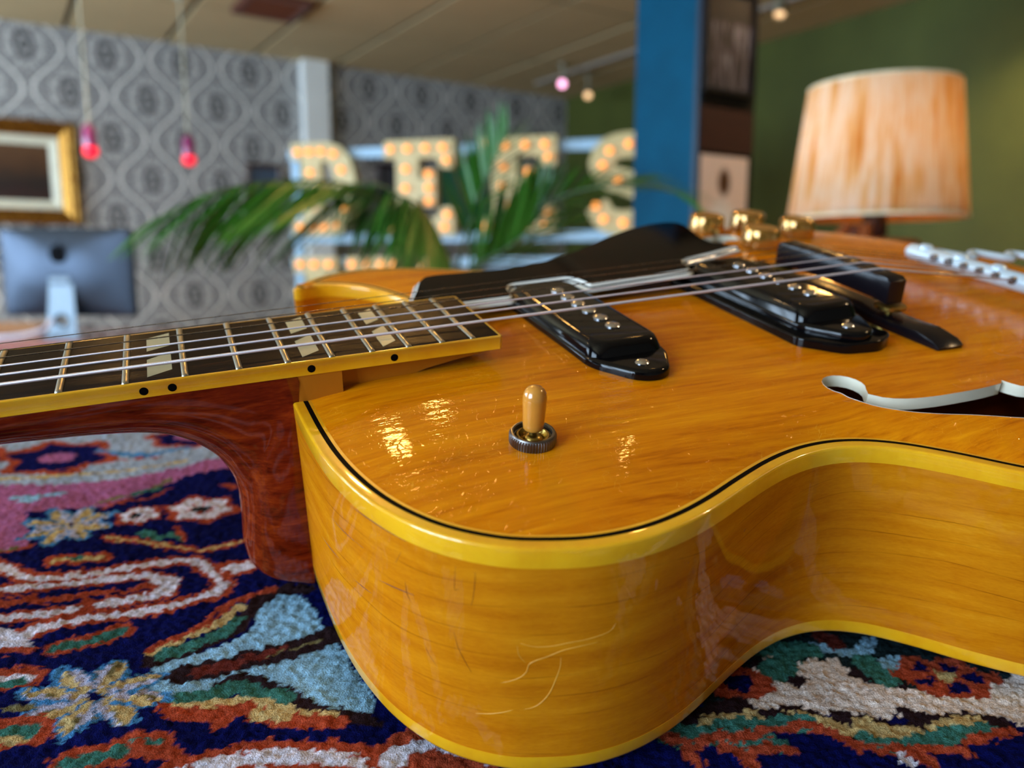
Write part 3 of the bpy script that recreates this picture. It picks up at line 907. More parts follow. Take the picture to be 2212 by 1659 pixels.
for k, (dx, dy) in enumerate(((-.105, -.02), (-.045, -.05), (-.02, .09))):
    mk('leg', tube([(dx * .55, dy * .5, .455), (dx, dy, .40), (dx * 1.25, dy * 1.2, .2), (dx * 1.5, dy * 1.5, .012)], [.012, .019, .017, .013], 10), M['red_varnish'], lamp)
mk('base_plate', lathe([(.001, 0), (.17, 0), (.175, .006), (.17, .012), (.001, .014)], 36), M['red_varnish'], lamp)
mk('leg_collar', lathe([(.03, .40), (.09, .405), (.095, .415), (.09, .425), (.03, .43)], 24), M['red_varnish'], lamp)

# ------------------------------------------------------------------ ceiling downlights over the table (above the frame)
M['downglow'] = glow('warm_downlight', (255, 190, 100), 150.0)
def downlight(x, y, label, r=.055):
    t = empty('ceiling_downlight', (x, y, CEIL - .005)); tag(t, label, 'downlight', 'ceiling downlights over the table')
    mk('ring', lathe([(r, -.004), (r + .004, -.012), (r + .02, -.012), (r + .024, 0), (r, 0)], 28, cap0=False, cap1=False), M['spotbody'], t)
    mk('lens', lathe([(.001, -.006), (r, -.004), (r, 0)], 28), M['downglow'], t)
DOWN = [(-0.28, 1.97), (-0.45, 1.56)]
downlight(*DOWN[0], 'warm ceiling downlight over the table, nearer the palm')
downlight(*DOWN[1], 'warm ceiling downlight over the table, nearer the camera')
downlight(.52, 1.48, 'small warm ceiling downlight over the guitar body', .018)
for x_, y_, tx_ in ((-1.9, 3.3, 'over the desk'), (1.5, 3.2, 'between the column and the green wall'), (-2.2, .9, 'left of the stand'), (1.9, .6, 'right of the stand'), (2.3, 3.7, 'beside the green wall')):  # unseen downlights added to brighten the ceiling and walls
    downlight(x_, y_, 'added warm fill downlight ' + tx_)
    ld_ = bpy.data.lights.new('fill_lamp', 'SPOT'); ld_.energy = 95 if x_ > 2.2 else 42; ld_.color = (1.0, .74, .45); ld_.spot_size = math.radians(130); ld_.spot_blend = .6; ld_.shadow_soft_size = .05
    lo_ = bpy.data.objects.new('fill_lamp', ld_); COL.objects.link(lo_); lo_.location = (x_, y_, CEIL - .03)

# ------------------------------------------------------------------ palm
def make_leafmat():
    m = Mat('palm_leaf_green', rough=0.38, spec=0.5)
    n = m.noise(m.coord('Object', (1, 12, 1)), 20, 3)
    m.color(m.ramp(n, [(0.3, lin(16, 66, 8)), (0.7, lin(52, 130, 36))]))
    m.b.inputs['Transmission Weight'].default_value = 0.0
    return m.mat
leafm = make_leafmat()
palm = empty('potted_palm', (-0.13, 1.75, 0.0)); tag(palm, 'potted palm with arching fronds in front of the lit sign', 'plant')
PO = np.array([-0.13, 1.75, 0.0])
mk('pot', lathe([(.001, .0), (.13, .0), (.15, .05), (.17, .26), (.185, .30), (.185, .325), (.165, .325), (.155, .29), (.001, .28)], 32), plain('terracotta_pot', (120, 62, 40), rough=0.6), palm)
for k in range(5):
    a = k * 1.3
    mk('stem', tube([(.04 * math.cos(a), .04 * math.sin(a), .28), (.035 * math.cos(a), .035 * math.sin(a), .6), (.05 * math.cos(a), .02 * math.sin(a), 1.0)], [.014, .012, .009], 8), plain('green_stem', (58, 84, 36), rough=0.5) if k == 0 else bpy.data.materials['green_stem'], palm)
# one leaflet blade along +x with a folded midrib and drooping tip
lv, lf_ = [], []
for i in range(7):
    t = i / 6
    w = .017 * (math.sin(math.pi * min(1, t * 1.02 + .04)) ** .55) * (1 - .35 * t)
    z = -.10 * t * t
    lv += [(t, -w * 2.9, z + .012 * (1 - t)), (t, 0, z), (t, w * 2.9, z + .012 * (1 - t))]
for i in range(6):
    a = 3 * i
    lf_ += [(a, a + 3, a + 4, a + 1), (a + 1, a + 4, a + 5, a + 2)]
leaflet_me = mesh('leaflet', lv, lf_); leaflet_me.materials.append(leafm)
FRONDS = [
 ([(-0.19, 1.75, 1.0), (-0.236, 1.75, 1.075), (-0.244, 1.72, 1.197), (-0.323, 1.68, 1.256), (-0.469, 1.62, 1.262), (-0.595, 1.58, 1.234), (-0.68, 1.55, 1.188)], 54, .20, -.6, .38),
 ([(-0.12, 1.75, 1.0), (-0.123, 1.75, 1.069), (-0.097, 1.75, 1.169), (-0.056, 1.75, 1.277), (-0.011, 1.75, 1.372)], 36, .12, .1, .40),
 ([(-0.10, 1.75, 1.0), (-0.098, 1.75, 1.069), (-0.026, 1.70, 1.158), (0.089, 1.65, 1.23), (0.205, 1.60, 1.255), (0.291, 1.57, 1.249), (0.351, 1.55, 1.223)], 44, .10, -.05, .40),
 ([(-0.17, 1.77, 1.0), (-0.193, 1.78, 1.068), (-0.209, 1.80, 1.171), (-0.257, 1.82, 1.254), (-0.322, 1.84, 1.281), (-0.39, 1.86, 1.278)], 42, .17, -1.6, .52),
 ([(-0.14, 1.73, 1.0), (-0.146, 1.72, 1.07), (-0.153, 1.70, 1.148), (-0.197, 1.66, 1.222), (-0.247, 1.62, 1.240)], 40, .16, -1.5, .50),
 ([(-0.10, 1.78, 1.0), (-0.09, 1.80, 1.068), (0.004, 1.82, 1.151), (0.089, 1.84, 1.225), (0.143, 1.86, 1.247)], 40, .14, .05, .30),
 ([(-0.11, 1.71, 1.0), (-0.105, 1.70, 1.07), (-0.015, 1.66, 1.128), (0.041, 1.62, 1.164), (0.096, 1.60, 1.172)], 36, .14, .15, .30),
]
for pts, nl, ll, droop, f0 in FRONDS:
    path = catmull([np.array(p) - PO for p in pts], 0.02)
    fr = mk('frond', tube(path, np.linspace(.0055, .0015, len(path)), 6), bpy.data.materials['green_stem'], palm)
    L = np.concatenate([[0], np.cumsum(np.linalg.norm(np.diff(path, axis=0), axis=1))])
    for k in range(nl):
        f = f0 + (1 - f0) * (k // 2) / (nl / 2 - 1)
        sgn = 1 if k % 2 else -1
        s_ = f * L[-1]
        p = np.array([np.interp(s_, L, path[:, i]) for i in range(3)])
        q = np.array([np.interp(min(s_ + .02, L[-1]), L, path[:, i]) for i in range(3)]) - np.array([np.interp(s_ - .02, L, path[:, i]) for i in range(3)])
        q /= np.linalg.norm(q)
        ref_ = np.array([0, .25, 1.0]) * (1 - abs(q[2])) + np.array([.15, 1.0, 0]) * abs(q[2]) ** 1.5
        side = np.cross(q, ref_); side /= max(np.linalg.norm(side), 1e-6)
        upv = np.cross(side, q)
        d = q * (.55 + .5 * f) + side * sgn * (.75 - .25 * f) + upv * (.10 + droop * .35) + np.array([0, 0, droop])
        d /= np.linalg.norm(d)
        ln_ = ll * (.55 + .75 * math.sin(math.pi * min(1, .15 + .8 * f))) * random.uniform(.85, 1.1)
        zax = np.cross(d, np.cross((0, 0, 1) if abs(d[2]) < .95 else (0, 1, 0), d)); zax /= np.linalg.norm(zax)
        yax = np.cross(zax, d)
        o = link('leaflet', leaflet_me, None, fr)
        Mm = Matrix(((d[0], yax[0], zax[0], p[0]), (d[1], yax[1], zax[1], p[1]), (d[2], yax[2], zax[2], p[2]), (0, 0, 0, 1)))
        o.matrix_local = Mm @ Matrix.Rotation(random.uniform(-.5, .5), 4, 'X') @ Matrix.Scale(ln_, 4) @ Matrix.Diagonal((1, random.uniform(.75, 1.15), 1, 1))

# ================================================================== RUG ON A SLOPING STAND
RO = np.array([-0.0061, 0.0368, 0.9014]); RU = np.array([0.99955, 0.0055, -0.0295]); RN = np.array([0.03, -0.1822, 0.9828]); RN /= np.linalg.norm(RN)
RU -= RN * (RN @ RU); RU /= np.linalg.norm(RU); RV = np.cross(RN, RU)
Mrug = Matrix([[RU[i], RV[i], RN[i], RO[i]] for i in range(3)] + [[0, 0, 0, 1]])
PAL = {'navy': (4, 10, 70), 'pale': (150, 165, 185), 'beige': (186, 164, 112), 'sky': (62, 124, 178), 'rust': (158, 66, 42), 'pink': (158, 92, 136), 'lblue': (130, 176, 206), 'olive': (112, 106, 72), 'teal': (54, 108, 100), 'white': (208, 208, 226), 'dark': (38, 24, 28), 'maroon': (92, 38, 32), 'darkteal': (22, 36, 40), 'cream': (214, 202, 194), 'lav': (168, 172, 200)}
PALI = {k: i for i, k in enumerate(PAL)}
MOTIFS = [('P','pale',0,[(-600,390),(-600,800),(300,800),(300,490),(100,474),(0,462),(-80,452),(-131,444),(-173,421),(-192,408),(-215,396),(-241,390),(-272,385),(-304,383)]),
('S','pink',15,[(-175,418),(-131,438),(-80,446),(0,456),(100,468),(300,484)]),
('F','dark',0,[(-120,505),(24,17)]),
('F','dark',0,[(-40,520),(24,17)]),
('F','dark',0,[(60,540),(24,17)]),
('F','dark',0,[(150,530),(24,17)]),
('F','dark',0,[(-180,540),(24,17)]),
('F','dark',0,[(-70,570),(24,17)]),
('F','star',0,[(20,420),(30,24)]),
('F','white',0,[(110,400),(30,24)]),
('F','red',0,[(180,430),(30,24)]),
('F','red',0,[(60,350),(30,24)]),
('F','white',0,[(-40,400),(30,24)]),
('F','star',0,[(140,350),(30,24)]),
('F','red',0,[(-110,400),(30,24)]),
('F','dark',0,[(-263,426),(27,21)]),
('F','dark',0,[(-200,459),(20,13)]),
('F','dark',0,[(-311,420),(17,14)]),
('F','dark',0,[(-254,497),(27,15)]),
('F','dark',0,[(-337,515),(27,16)]),
('S','beige',2.9,[(-279,396),(-248,402),(-217,411),(-187,425)]),
('S','sky',4.3,[(-244,436),(-215,432),(-194,443)]),
('S','rust',2.2,[(-285,406),(-261,405),(-241,416),(-224,426),(-202,430)]),
('P','pink',0,[(-307,388),(-274,388),(-242,392),(-215,398),(-185,418),(-173,422),(-171,414),(-185,398),(-195,382),(-208,369),(-227,364),(-241,357),(-223,326),(-233,322),(-258,315)]),
('S','lblue',5.0,[(-257,374),(-247,376),(-238,380)]),
('S','lblue',3.6,[(-252,370),(-245,372)]),
('S','olive',2.9,[(-212,371),(-206,377),(-194,385),(-187,401)]),
('S','rust',2.2,[(-208,367),(-203,373),(-189,379),(-182,391)]),
('S','teal',3.6,[(-199,382),(-189,390)]),
('F','star',0,[(-215,348),(19,18)]),
('F','white',0,[(-157,369),(19,14)]),
('F','white',0,[(-186,360),(11,10)]),
('S','rust',3.6,[(-155,397),(-149,395)]),
('S','rust',3.6,[(-155,397),(-149,395)]),
('S','rust',5.8,[(-191,337),(-172,334),(-150,330),(-143,328),(-125,337)]),
('S','beige',2.2,[(-191,337),(-172,334),(-150,330),(-143,328),(-125,337)]),
('S','teal',5.8,[(-175,342),(-166,338)]),
('S','teal',5.0,[(-162,342),(-155,339)]),
('S','rust',3.6,[(-163,349),(-153,338)]),
('S','rust',3.6,[(-233,322),(-228,323),(-222,326)]),
('S','olive',2.9,[(-234,323),(-228,326)]),
('S','rust',9.4,[(-248,316),(-223,308),(-209,301),(-192,303),(-174,310),(-155,317),(-141,319),(-133,312),(-125,304),(-121,300),(-122,294),(-133,287),(-148,280),(-163,275),(-177,270),(-186,264),(-192,258),(-205,250)]),
('S','white',4.3,[(-248,316),(-223,308),(-209,301),(-192,303),(-174,310),(-155,317),(-141,319),(-133,312),(-125,304),(-121,300),(-122,294),(-133,287),(-148,280),(-163,275),(-177,270),(-186,264),(-192,258),(-205,250)]),
('S','rust',8.6,[(-230,288),(-214,291),(-199,295),(-183,299),(-167,304),(-155,305),(-145,300),(-144,293),(-152,289),(-167,284),(-181,277),(-203,272),(-217,268)]),
('S','white',4.3,[(-230,288),(-214,291),(-199,295),(-183,299),(-167,304),(-155,305),(-145,300),(-144,293),(-152,289),(-167,284),(-181,277),(-203,272),(-217,268)]),
('S','white',8.6,[(-151,302),(-145,299),(-146,295)]),
('S','rust',3.6,[(-217,280),(-186,287),(-177,291),(-166,293),(-151,298)]),
('S','rust',2.2,[(-219,285),(-199,287),(-186,284),(-176,288)]),
('S','rust',8.6,[(-204,315),(-195,317),(-184,319)]),
('S','beige',3.6,[(-204,315),(-195,317),(-184,319)]),
('S','teal',2.2,[(-200,316),(-193,318)]),
('S','white',7.2,[(-191,258),(-185,256),(-197,262)]),
('S','rust',4.3,[(-192,253),(-180,253)]),
('S','rust',10.1,[(-170,255),(-161,259),(-151,266)]),
('S','teal',5.0,[(-170,255),(-161,259),(-151,266)]),
('S','rust',13.0,[(-124,313),(-116,315)]),
('S','white',6.5,[(-124,313),(-116,315)]),
('P','lblue',0,[(-130,247),(-113,255),(-103,262),(-98,273),(-104,287),(-97,293),(-84,292),(-60,256),(-45,233),(-43,223),(-61,225),(-71,233),(-86,242),(-97,233),(-118,228),(-127,236)]),
('S','dark',7.9,[(-131,249),(-118,257),(-107,269),(-104,282),(-98,296),(-85,298)]),
('S','teal',5.8,[(-129,252),(-118,259),(-111,267),(-107,275)]),
('S','beige',4.3,[(-134,254),(-124,263),(-114,273),(-110,283)]),
('S','rust',4.3,[(-135,255),(-126,265),(-117,277),(-114,286),(-99,297)]),
('S','dark',10.8,[(-117,242),(-99,249),(-70,264),(-60,270)]),
('S','maroon',5.8,[(-112,243),(-99,249),(-85,256)]),
('S','olive',2.2,[(-88,253),(-70,262)]),
('S','dark',4.3,[(-95,248),(-69,259)]),
('S','dark',6.5,[(-117,227),(-101,232),(-99,238),(-94,241),(-79,235),(-64,225),(-55,223),(-43,219)]),
('S','teal',7.9,[(-113,228),(-101,232),(-95,236),(-86,233),(-76,231)]),
('S','beige',5.0,[(-114,224),(-102,226),(-89,229),(-77,226),(-65,222),(-55,221)]),
('S','rust',7.2,[(-115,223),(-108,221),(-95,223),(-89,225),(-80,222),(-70,219),(-54,219)]),
('S','beige',5.8,[(-83,223),(-72,222)]),
('S','rust',5.0,[(-94,217),(-92,222)]),
('F','bigstar',0,[(-143,229),(24,17)]),
('S','rust',13.0,[(-189,237),(-177,237),(-172,238)]),
('S','white',5.8,[(-189,237),(-177,237),(-172,238)]),
('S','teal',3.6,[(-184,234),(-173,236)]),
('S','rust',15.8,[(-172,209),(-161,211),(-156,212)]),
('S','teal',6.5,[(-172,209),(-161,211),(-156,212)]),
('S','beige',3.6,[(-167,207),(-156,208)]),
('S','olive',2.9,[(-169,222),(-162,223)]),
('S','rust',12.2,[(-137,198),(-127,202),(-119,206),(-112,207)]),
('S','teal',5.8,[(-137,198),(-127,202),(-119,206),(-112,207)]),
('S','rust',5.0,[(-119,206),(-101,203),(-95,199)]),
('S','rust',14.4,[(-103,193),(-92,198),(-74,203),(-60,203),(-50,203),(-33,198)]),
('S','white',6.5,[(-103,193),(-92,198),(-74,203),(-60,203),(-50,203),(-33,198)]),
('S','rust',5.0,[(-169,278),(-174,285)]),
('S','rust',14.4,[(-34,204),(-28,207),(-19,208),(-9,204),(-4,205)]),
('S','white',8.6,[(-34,204),(-28,207),(-19,208),(-9,204),(-4,205)]),
('S','rust',6.5,[(-26,203),(-18,204),(-6,201)]),
('S','white',5.0,[(-22,210),(-18,211)]),
('S','rust',4.3,[(-34,211),(-30,214),(-26,215)]),
('S','rust',4.3,[(-34,211),(-30,214),(-26,215)]),
('P','darkteal',0,[(70,227),(89,255),(115,283),(139,290),(176,274),(215,258),(204,240),(171,239),(138,251)]),
('S','lblue',6.5,[(130,267),(143,263),(154,272)]),
('S','teal',10.1,[(108,263),(119,264),(126,264)]),
('S','maroon',7.2,[(133,275),(138,268)]),
('P','cream',0,[(73,227),(87,237),(99,253),(112,263),(119,257),(134,259),(141,251),(154,244),(179,242),(193,249),(208,255),(226,254),(205,223),(189,226),(184,228),(173,230),(159,227),(149,229),(133,226),(123,228),(110,229),(100,226),(92,230),(85,232)]),
('S','dark',6.5,[(102,255),(110,250),(116,246)]),
('S','teal',11.5,[(108,252),(113,256)]),
('S','dark',6.5,[(140,251),(146,247),(153,245)]),
('S','teal',11.5,[(146,257),(148,251),(149,248)]),
('S','lblue',6.5,[(154,255),(160,260)]),
('F','red',0,[(174,251),(20,12)]),
('S','rust',15.8,[(88,243),(94,245),(97,244)]),
('S','navy',8.6,[(90,244),(94,245)]),
('S','dark',7.2,[(68,223),(81,230),(88,234),(90,231)]),
('S','dark',7.2,[(90,228),(100,226),(110,229),(118,224),(124,218),(135,216)]),
('S','beige',7.2,[(74,223),(85,225),(93,226)]),
('S','beige',7.2,[(107,226),(115,224),(123,221)]),
('S','dark',6.5,[(123,228),(130,225),(138,223),(147,221),(158,226),(169,228),(177,228),(182,226)]),
('S','dark',7.2,[(149,230),(154,227)]),
('S','beige',9.4,[(131,222),(137,219),(146,219)]),
('S','beige',7.9,[(157,222),(167,226),(173,226)]),
('S','teal',10.1,[(60,216),(73,217),(83,220),(91,221)]),
('S','teal',8.6,[(92,221),(102,223),(109,224)]),
('S','teal',7.9,[(129,216),(137,214),(146,215),(154,218),(164,221),(175,223)]),
('S','teal',8.6,[(80,214),(91,217),(96,213)]),
('S','rust',4.3,[(58,215),(65,214),(66,207),(68,203)]),
('S','rust',4.3,[(68,212),(78,217),(83,215),(95,220),(101,221),(112,223),(117,220),(125,213),(139,213),(144,210),(147,207)]),
('S','rust',4.3,[(145,213),(155,214),(161,212)]),
('S','rust',4.3,[(165,217),(173,220),(183,222)]),
('S','rust',5.0,[(78,211),(83,208),(93,212),(101,211)]),
('S','rust',5.0,[(83,208),(86,203)]),
('S','white',4.3,[(138,209),(140,208)])]
def vnoise(u, v, cell, seed):
    r = np.random.default_rng(seed).random((256, 256))
    x, y = u / cell + 50, v / cell + 50
    i, j = np.floor(x).astype(int), np.floor(y).astype(int)
    fx, fy = x - i, y - j
    fx = fx * fx * (3 - 2 * fx); fy = fy * fy * (3 - 2 * fy)
    g = lambda a, b: r[a % 256, b % 256]
    return (g(i, j) * (1 - fx) + g(i + 1, j) * fx) * (1 - fy) + (g(i, j + 1) * (1 - fx) + g(i + 1, j + 1) * fx) * fy
def paint(u, v):
    """colour index of the rug design at (u, v) in millimetres"""
    q = 1.5
    uu = (np.floor(u / q) + .5) * q + (vnoise(u, v, 3.0, 1) - .5) * 3.0
    vv = (np.floor(v / q) + .5) * q + (vnoise(u, v, 3.0, 2) - .5) * 3.0
    fold = lambda x, a, b: a + np.minimum((x - a) % (2 * (b - a)), 2 * (b - a) - (x - a) % (2 * (b - a)))
    uu = fold(uu, -400.0, 206.0); vv = fold(vv, 193.0, 592.0)   # the design repeats in mirror image
    idx = np.zeros(u.shape, np.int32)
    def sub(b0, b1, c0, c1):
        return np.nonzero((uu > b0) & (uu < b1) & (vv > c0) & (vv < c1))[0]
    for kind, c, w, P in MOTIFS:
        P = np.array(P, float)
        if kind == 'P':
            s_ = sub(P[:, 0].min(), P[:, 0].max(), P[:, 1].min(), P[:, 1].max())
            idx[s_[inside(P, uu[s_], vv[s_])]] = PALI[c]
        elif kind == 'S':
            C_ = catmull(P, 6.0) if len(P) > 2 else P
            s_ = sub(P[:, 0].min() - w, P[:, 0].max() + w, P[:, 1].min() - w, P[:, 1].max() + w)
            if not len(s_): continue
            x, y = uu[s_], vv[s_]
            dm = np.full(x.shape, 1e9)
            for a, b in zip(C_[:-1], C_[1:]):
                e = b - a; L2 = max(e @ e, 1e-9)
                t = np.clip(((x - a[0]) * e[0] + (y - a[1]) * e[1]) / L2, 0, 1)
                dm = np.minimum(dm, (x - a[0] - t * e[0]) ** 2 + (y - a[1] - t * e[1]) ** 2)
            idx[s_[dm < (w / 2) ** 2]] = PALI[c]
        else:
            (cu, cv), (r1, r2) = P
            s_ = sub(cu - 1.4 * r1, cu + 1.4 * r1, cv - 1.4 * r2, cv + 1.4 * r2)
            if not len(s_): continue
            x, y = (uu[s_] - cu) / r1, (vv[s_] - cv) / r2
            r = np.hypot(x, y); th = np.arctan2(y, x)
            col_ = np.full(r.shape, -1)
            if c == 'white':
                pe = .12 * np.cos(6 * th)
                col_[r < 1.0 + pe] = PALI['rust']; col_[r < .76 + pe] = PALI['white']; col_[(r < .45) & (np.cos(6 * th) < -.4)] = PALI['rust']; col_[r < .24] = PALI['darkteal']
            elif c in ('star', 'bigstar'):
                pe = .2 * np.cos(8 * th)
                col_[r < 1.0 + pe] = PALI['sky']; col_[r < .86 + pe] = PALI['beige']
                k = np.floor((th + math.pi) / (math.pi / 4)).astype(int) % 2 == 0
                col_[(r < .86 + pe) & k] = PALI['lav']; col_[(r > .6) & (r < .86 + pe) & k & (np.cos(16 * th) > .3)] = PALI['olive']
                col_[(r < .8) & (np.cos(8 * th) < -.88)] = PALI['sky']; col_[r < .13] = PALI['navy']
            elif c == 'dark':
                pe = .15 * np.cos(6 * th)
                col_[r < 1.15 + pe] = PALI['rust']; col_[r < .9 + pe] = PALI['navy']; col_[r < .38] = PALI['pink']
            else:
                pe = .12 * np.cos(6 * th)
                col_[r < .98 + pe] = PALI['rust']; col_[(r > .3) & (r < .72) & (np.cos(5 * th + .6) > -.1)] = PALI['navy']; col_[r < .22] = PALI['beige']
            m_ = col_ >= 0
            idx[s_[m_]] = col_[m_]
    return idx
# small knots of mixed colour in the far border
_r = random.Random(9)
_b = [i for i, m0 in enumerate(MOTIFS) if m0[1] == 'pink' and m0[0] == 'P'][0]
_bl = []
for _ in range(110):
    u_, v_ = _r.uniform(-430, 80), _r.uniform(455, 585)
    if v_ < 455 + .12 * max(0, u_ + 330): continue
    a_ = _r.uniform(-.4, .4); L_ = _r.uniform(4, 16)
    _bl.append(('S', _r.choice(['rust', 'navy', 'sky', 'beige', 'pink', 'olive', 'lblue', 'rust']), _r.uniform(3, 7), [(u_ - L_, v_ - L_ * a_), (u_ + L_, v_ + L_ * a_)]))
MOTIFS[_b:_b] = _bl
us = np.unique(np.concatenate([np.arange(-800, -430, 2.6), np.arange(-430, 260, 1.15), np.arange(260, 800, 2.6)]))
vs = np.unique(np.concatenate([np.arange(-280, 170, 2.6), np.arange(170, 420, 1.0), np.arange(420, 590, 1.6)]))
UU, VV = np.meshgrid(us, vs)
uf, vf_ = UU.ravel(), VV.ravel()
ci = paint(uf, vf_)
pal = np.array([lin(*c)[:3] for c in PAL.values()])
colr = pal[ci]
tone = (.80 + .40 * vnoise(uf, vf_, 1.6, 3)) * (.86 + .28 * vnoise(uf, vf_, 14, 4)) * (.9 + .2 * rng.random(uf.shape))
colr = colr * tone[:, None]
hz = (vnoise(uf, vf_, 1.7, 5) - .5) * .9 + (vnoise(uf, vf_, 30, 6) - .5) * 1.6 + (rng.random(uf.shape) - .5) * 1.1
nu, nv = len(us), len(vs)
V3 = np.stack([uf / 1000, vf_ / 1000, hz / 1000], 1).astype(np.float32)
ii = np.arange(nu * nv).reshape(nv, nu)
quads = np.stack([ii[:-1, :-1], ii[:-1, 1:], ii[1:, 1:], ii[1:, :-1]], -1).reshape(-1, 4)
rim_i = np.concatenate([ii[0, :], ii[1:, -1], ii[-1, -2::-1], ii[-2:0:-1, 0]])
skirt = V3[rim_i].copy(); skirt[:, 2] = -.010
nb = len(V3)
V3 = np.concatenate([V3, skirt])
m_ = len(rim_i); k0 = np.arange(m_); k1 = (k0 + 1) % m_
sk = np.stack([rim_i[k1], rim_i[k0], nb + k0, nb + k1], 1)
allf = np.concatenate([quads, sk])
rme = bpy.data.meshes.new('rug')
rme.vertices.add(len(V3)); rme.vertices.foreach_set('co', V3.ravel())
rme.loops.add(allf.size); rme.loops.foreach_set('vertex_index', allf.ravel().astype(np.int32))
rme.polygons.add(len(allf)); rme.polygons.foreach_set('loop_start', (np.arange(len(allf)) * 4).astype(np.int32))
rme.update(calc_edges=True)
ca = rme.color_attributes.new('weave', 'FLOAT_COLOR', 'POINT')
cc = np.ones((len(V3), 4), np.float32); cc[:nb, :3] = colr; cc[nb:, :3] = (.02, .02, .05)
ca.data.foreach_set('color', cc.ravel())
rme.shade_smooth()
rm = Mat('wool_pile', rough=0.95, spec=0.05)
at = rm.node('ShaderNodeAttribute', attribute_name='weave')
fz = rm.noise(rm.coord('Object'), 1500, 2, 0.75)
gm_ = rm.node('ShaderNodeMix', data_type='RGBA', blend_type='MULTIPLY'); gm_.inputs[0].default_value = 1.0
rm.ln(at.outputs['Color'], gm_.inputs[6]); rm.ln(rm.ramp(fz, [(0.3, (.55, .55, .55, 1)), (0.7, (1.35, 1.35, 1.35, 1))]), gm_.inputs[7])
rm.color(gm_.outputs[2]); rm.bump(fz, 0.7, 0.0008)
rug = link('rug', rme, rm.mat); rug.matrix_world = Mrug
tag(rug, 'navy patterned wool rug with rust, cream and pale blue motifs under the guitar', 'rug')
# the stand the rug lies on: a cabinet with a sloping top
stn = empty('display_stand', (0, .2, 0)); tag(stn, 'dark wooden stand with a sloping top under the rug', 'stand')
def rugp(u, v, w): return RO + RU * u + RV * v + RN * w
so = np.array([0, .2, 0])
T8 = [rugp(u, v, w) - so for w in (-.036, -.0105) for u, v in ((-.82, -.30), (.82, -.30), (.82, .592), (-.82, .592))]
bxF = [(3, 2, 1, 0), (4, 5, 6, 7), (0, 1, 5, 4), (1, 2, 6, 5), (2, 3, 7, 6), (3, 0, 4, 7)]
mk('sloping_top', ([tuple(p) for p in T8], bxF), M['floorwood'], stn, smooth=False)
T4 = [rugp(u, v, -.036) - so for u, v in ((-.72, -.22), (.72, -.22), (.72, .52), (-.72, .52))]
B4 = [np.array([p[0], p[1], 0.0]) for p in T4]
mk('carcass', ([tuple(p) for p in B4 + T4], bxF), M['floorwood'], stn, smooth=False)

# ================================================================== THE GUITAR
# guitar frame in millimetres: x from the nut towards the tail, y to the treble side, z up from the fretboard
GROT = np.array([[0.9184120331975865, -0.39537865164444236, 0.013966356062038526], [0.38472586021052, 0.8843240326843006, -0.26449388972556087], [0.09222445317324646, 0.2482875893811567, 0.9642862247259067]])
GTR = np.array([-0.4098140508125489, 0.1675108350699509, 1.0391166141803314])
OFF = np.array([600.0, 0.0, -112.0])
root = empty('archtop_guitar')
gl = GROT @ (OFF / 1000) + GTR
root.matrix_world = Matrix([[*GROT[i], gl[i]] for i in range(3)] + [[0, 0, 0, 1]])
tag(root, 'amber archtop electric guitar with black pickups lying on the patterned rug', 'guitar')
X14, BZ0, BK, BD_, SHEAR = 348.26, -15.5, -0.04, 84.0, 5.5
_n = math.hypot(1, BK)
BX = np.array([1, 0, BK]) / _n; BN = np.array([-BK, 0, 1]) / _n
def gp(P): return (np.asarray(P, float) - OFF) / 1000.0
def b2g(P):
    P = np.asarray(P, float)
    return np.array([X14, 0, BZ0]) + P[..., 0:1] * BX + P[..., 1:2] * np.array([0, 1.0, 0]) + P[..., 2:3] * BN
def gmk(name, vf, mat, parent=root, frame='g', **kw):
    V = np.array(vf[0], float)
    V = gp(b2g(V)) if frame == 'b' else gp(V)
    return mk(name, (V, vf[1]), mat, parent, **kw)

# ---- outline (body frame: x from the neck joint)
bass = [(0, -26), (0.9, -51.7), (2.6, -71), (5.5, -86.5), (10, -101.2), (15.2, -112), (21.7, -121.4), (29.5, -129), (39.1, -135.5), (48.3, -139.2), (59.4, -142.3), (70.3, -143.4), (82.6, -142.7), (95.7, -139.9), (109, -135.4), (124.7, -128.9), (141, -122.7), (152, -119.6), (162, -118), (174, -118.3), (184.5, -121.2), (195, -127.2), (207, -138), (221, -153), (241, -171), (268, -188), (300, -200), (335, -206.5), (368, -207), (402, -201), (436, -187), (466, -164), (490, -131), (505, -92), (512, -46), (514, 0)]
treb = [(512, 46), (505, 92), (490, 131), (466, 164), (436, 187), (402, 201), (368, 207), (335, 206.5), (300, 200), (268, 188), (241, 171), (221, 153), (207, 138.5), (195, 129), (184.5, 123), (174, 120.5), (162, 121.5), (150, 125), (135, 131), (118, 138), (102, 144), (84, 148.5), (64, 148), (46, 142), (33, 131.5), (26, 123), (23.0, 118.5)]
cut = [(26, 117.3), (36, 121), (48, 118), (59.5, 110), (67, 99), (73, 86), (77, 68), (78.5, 48), (78, 27)]
seg1 = catmull(bass + treb, 3.0)
seg2 = catmull([(23.4, 117.9)] + cut, 3.0)
seg3 = np.array([(78 - 6 * i, 27) for i in range(1, 13)] + [(0, 27 - 53 * i / 12) for i in range(0, 12)], float)
OUT = np.concatenate([seg1, seg2, seg3])
def ring_at(d, z):
    P = offset(OUT, d)
    return np.stack([P[:, 0] + SHEAR * (-z) / BD_, P[:, 1], np.full(len(P), z)], 1)
def band(prof): return loft([ring_at(d, z) for d, z in prof][::-1], False, False)
tb = gmk('top_binding', band([(4.0, .20), (1.1, .15), (.55, .02), (.18, -.28), (0, -.8), (0, -6.4), (1.0, -6.4)]), M['binding'], frame='b', sharp=50)
gmk('purfling_line', band([(5.5, .24), (3.7, .26)]), M['black_line'], tb, frame='b')
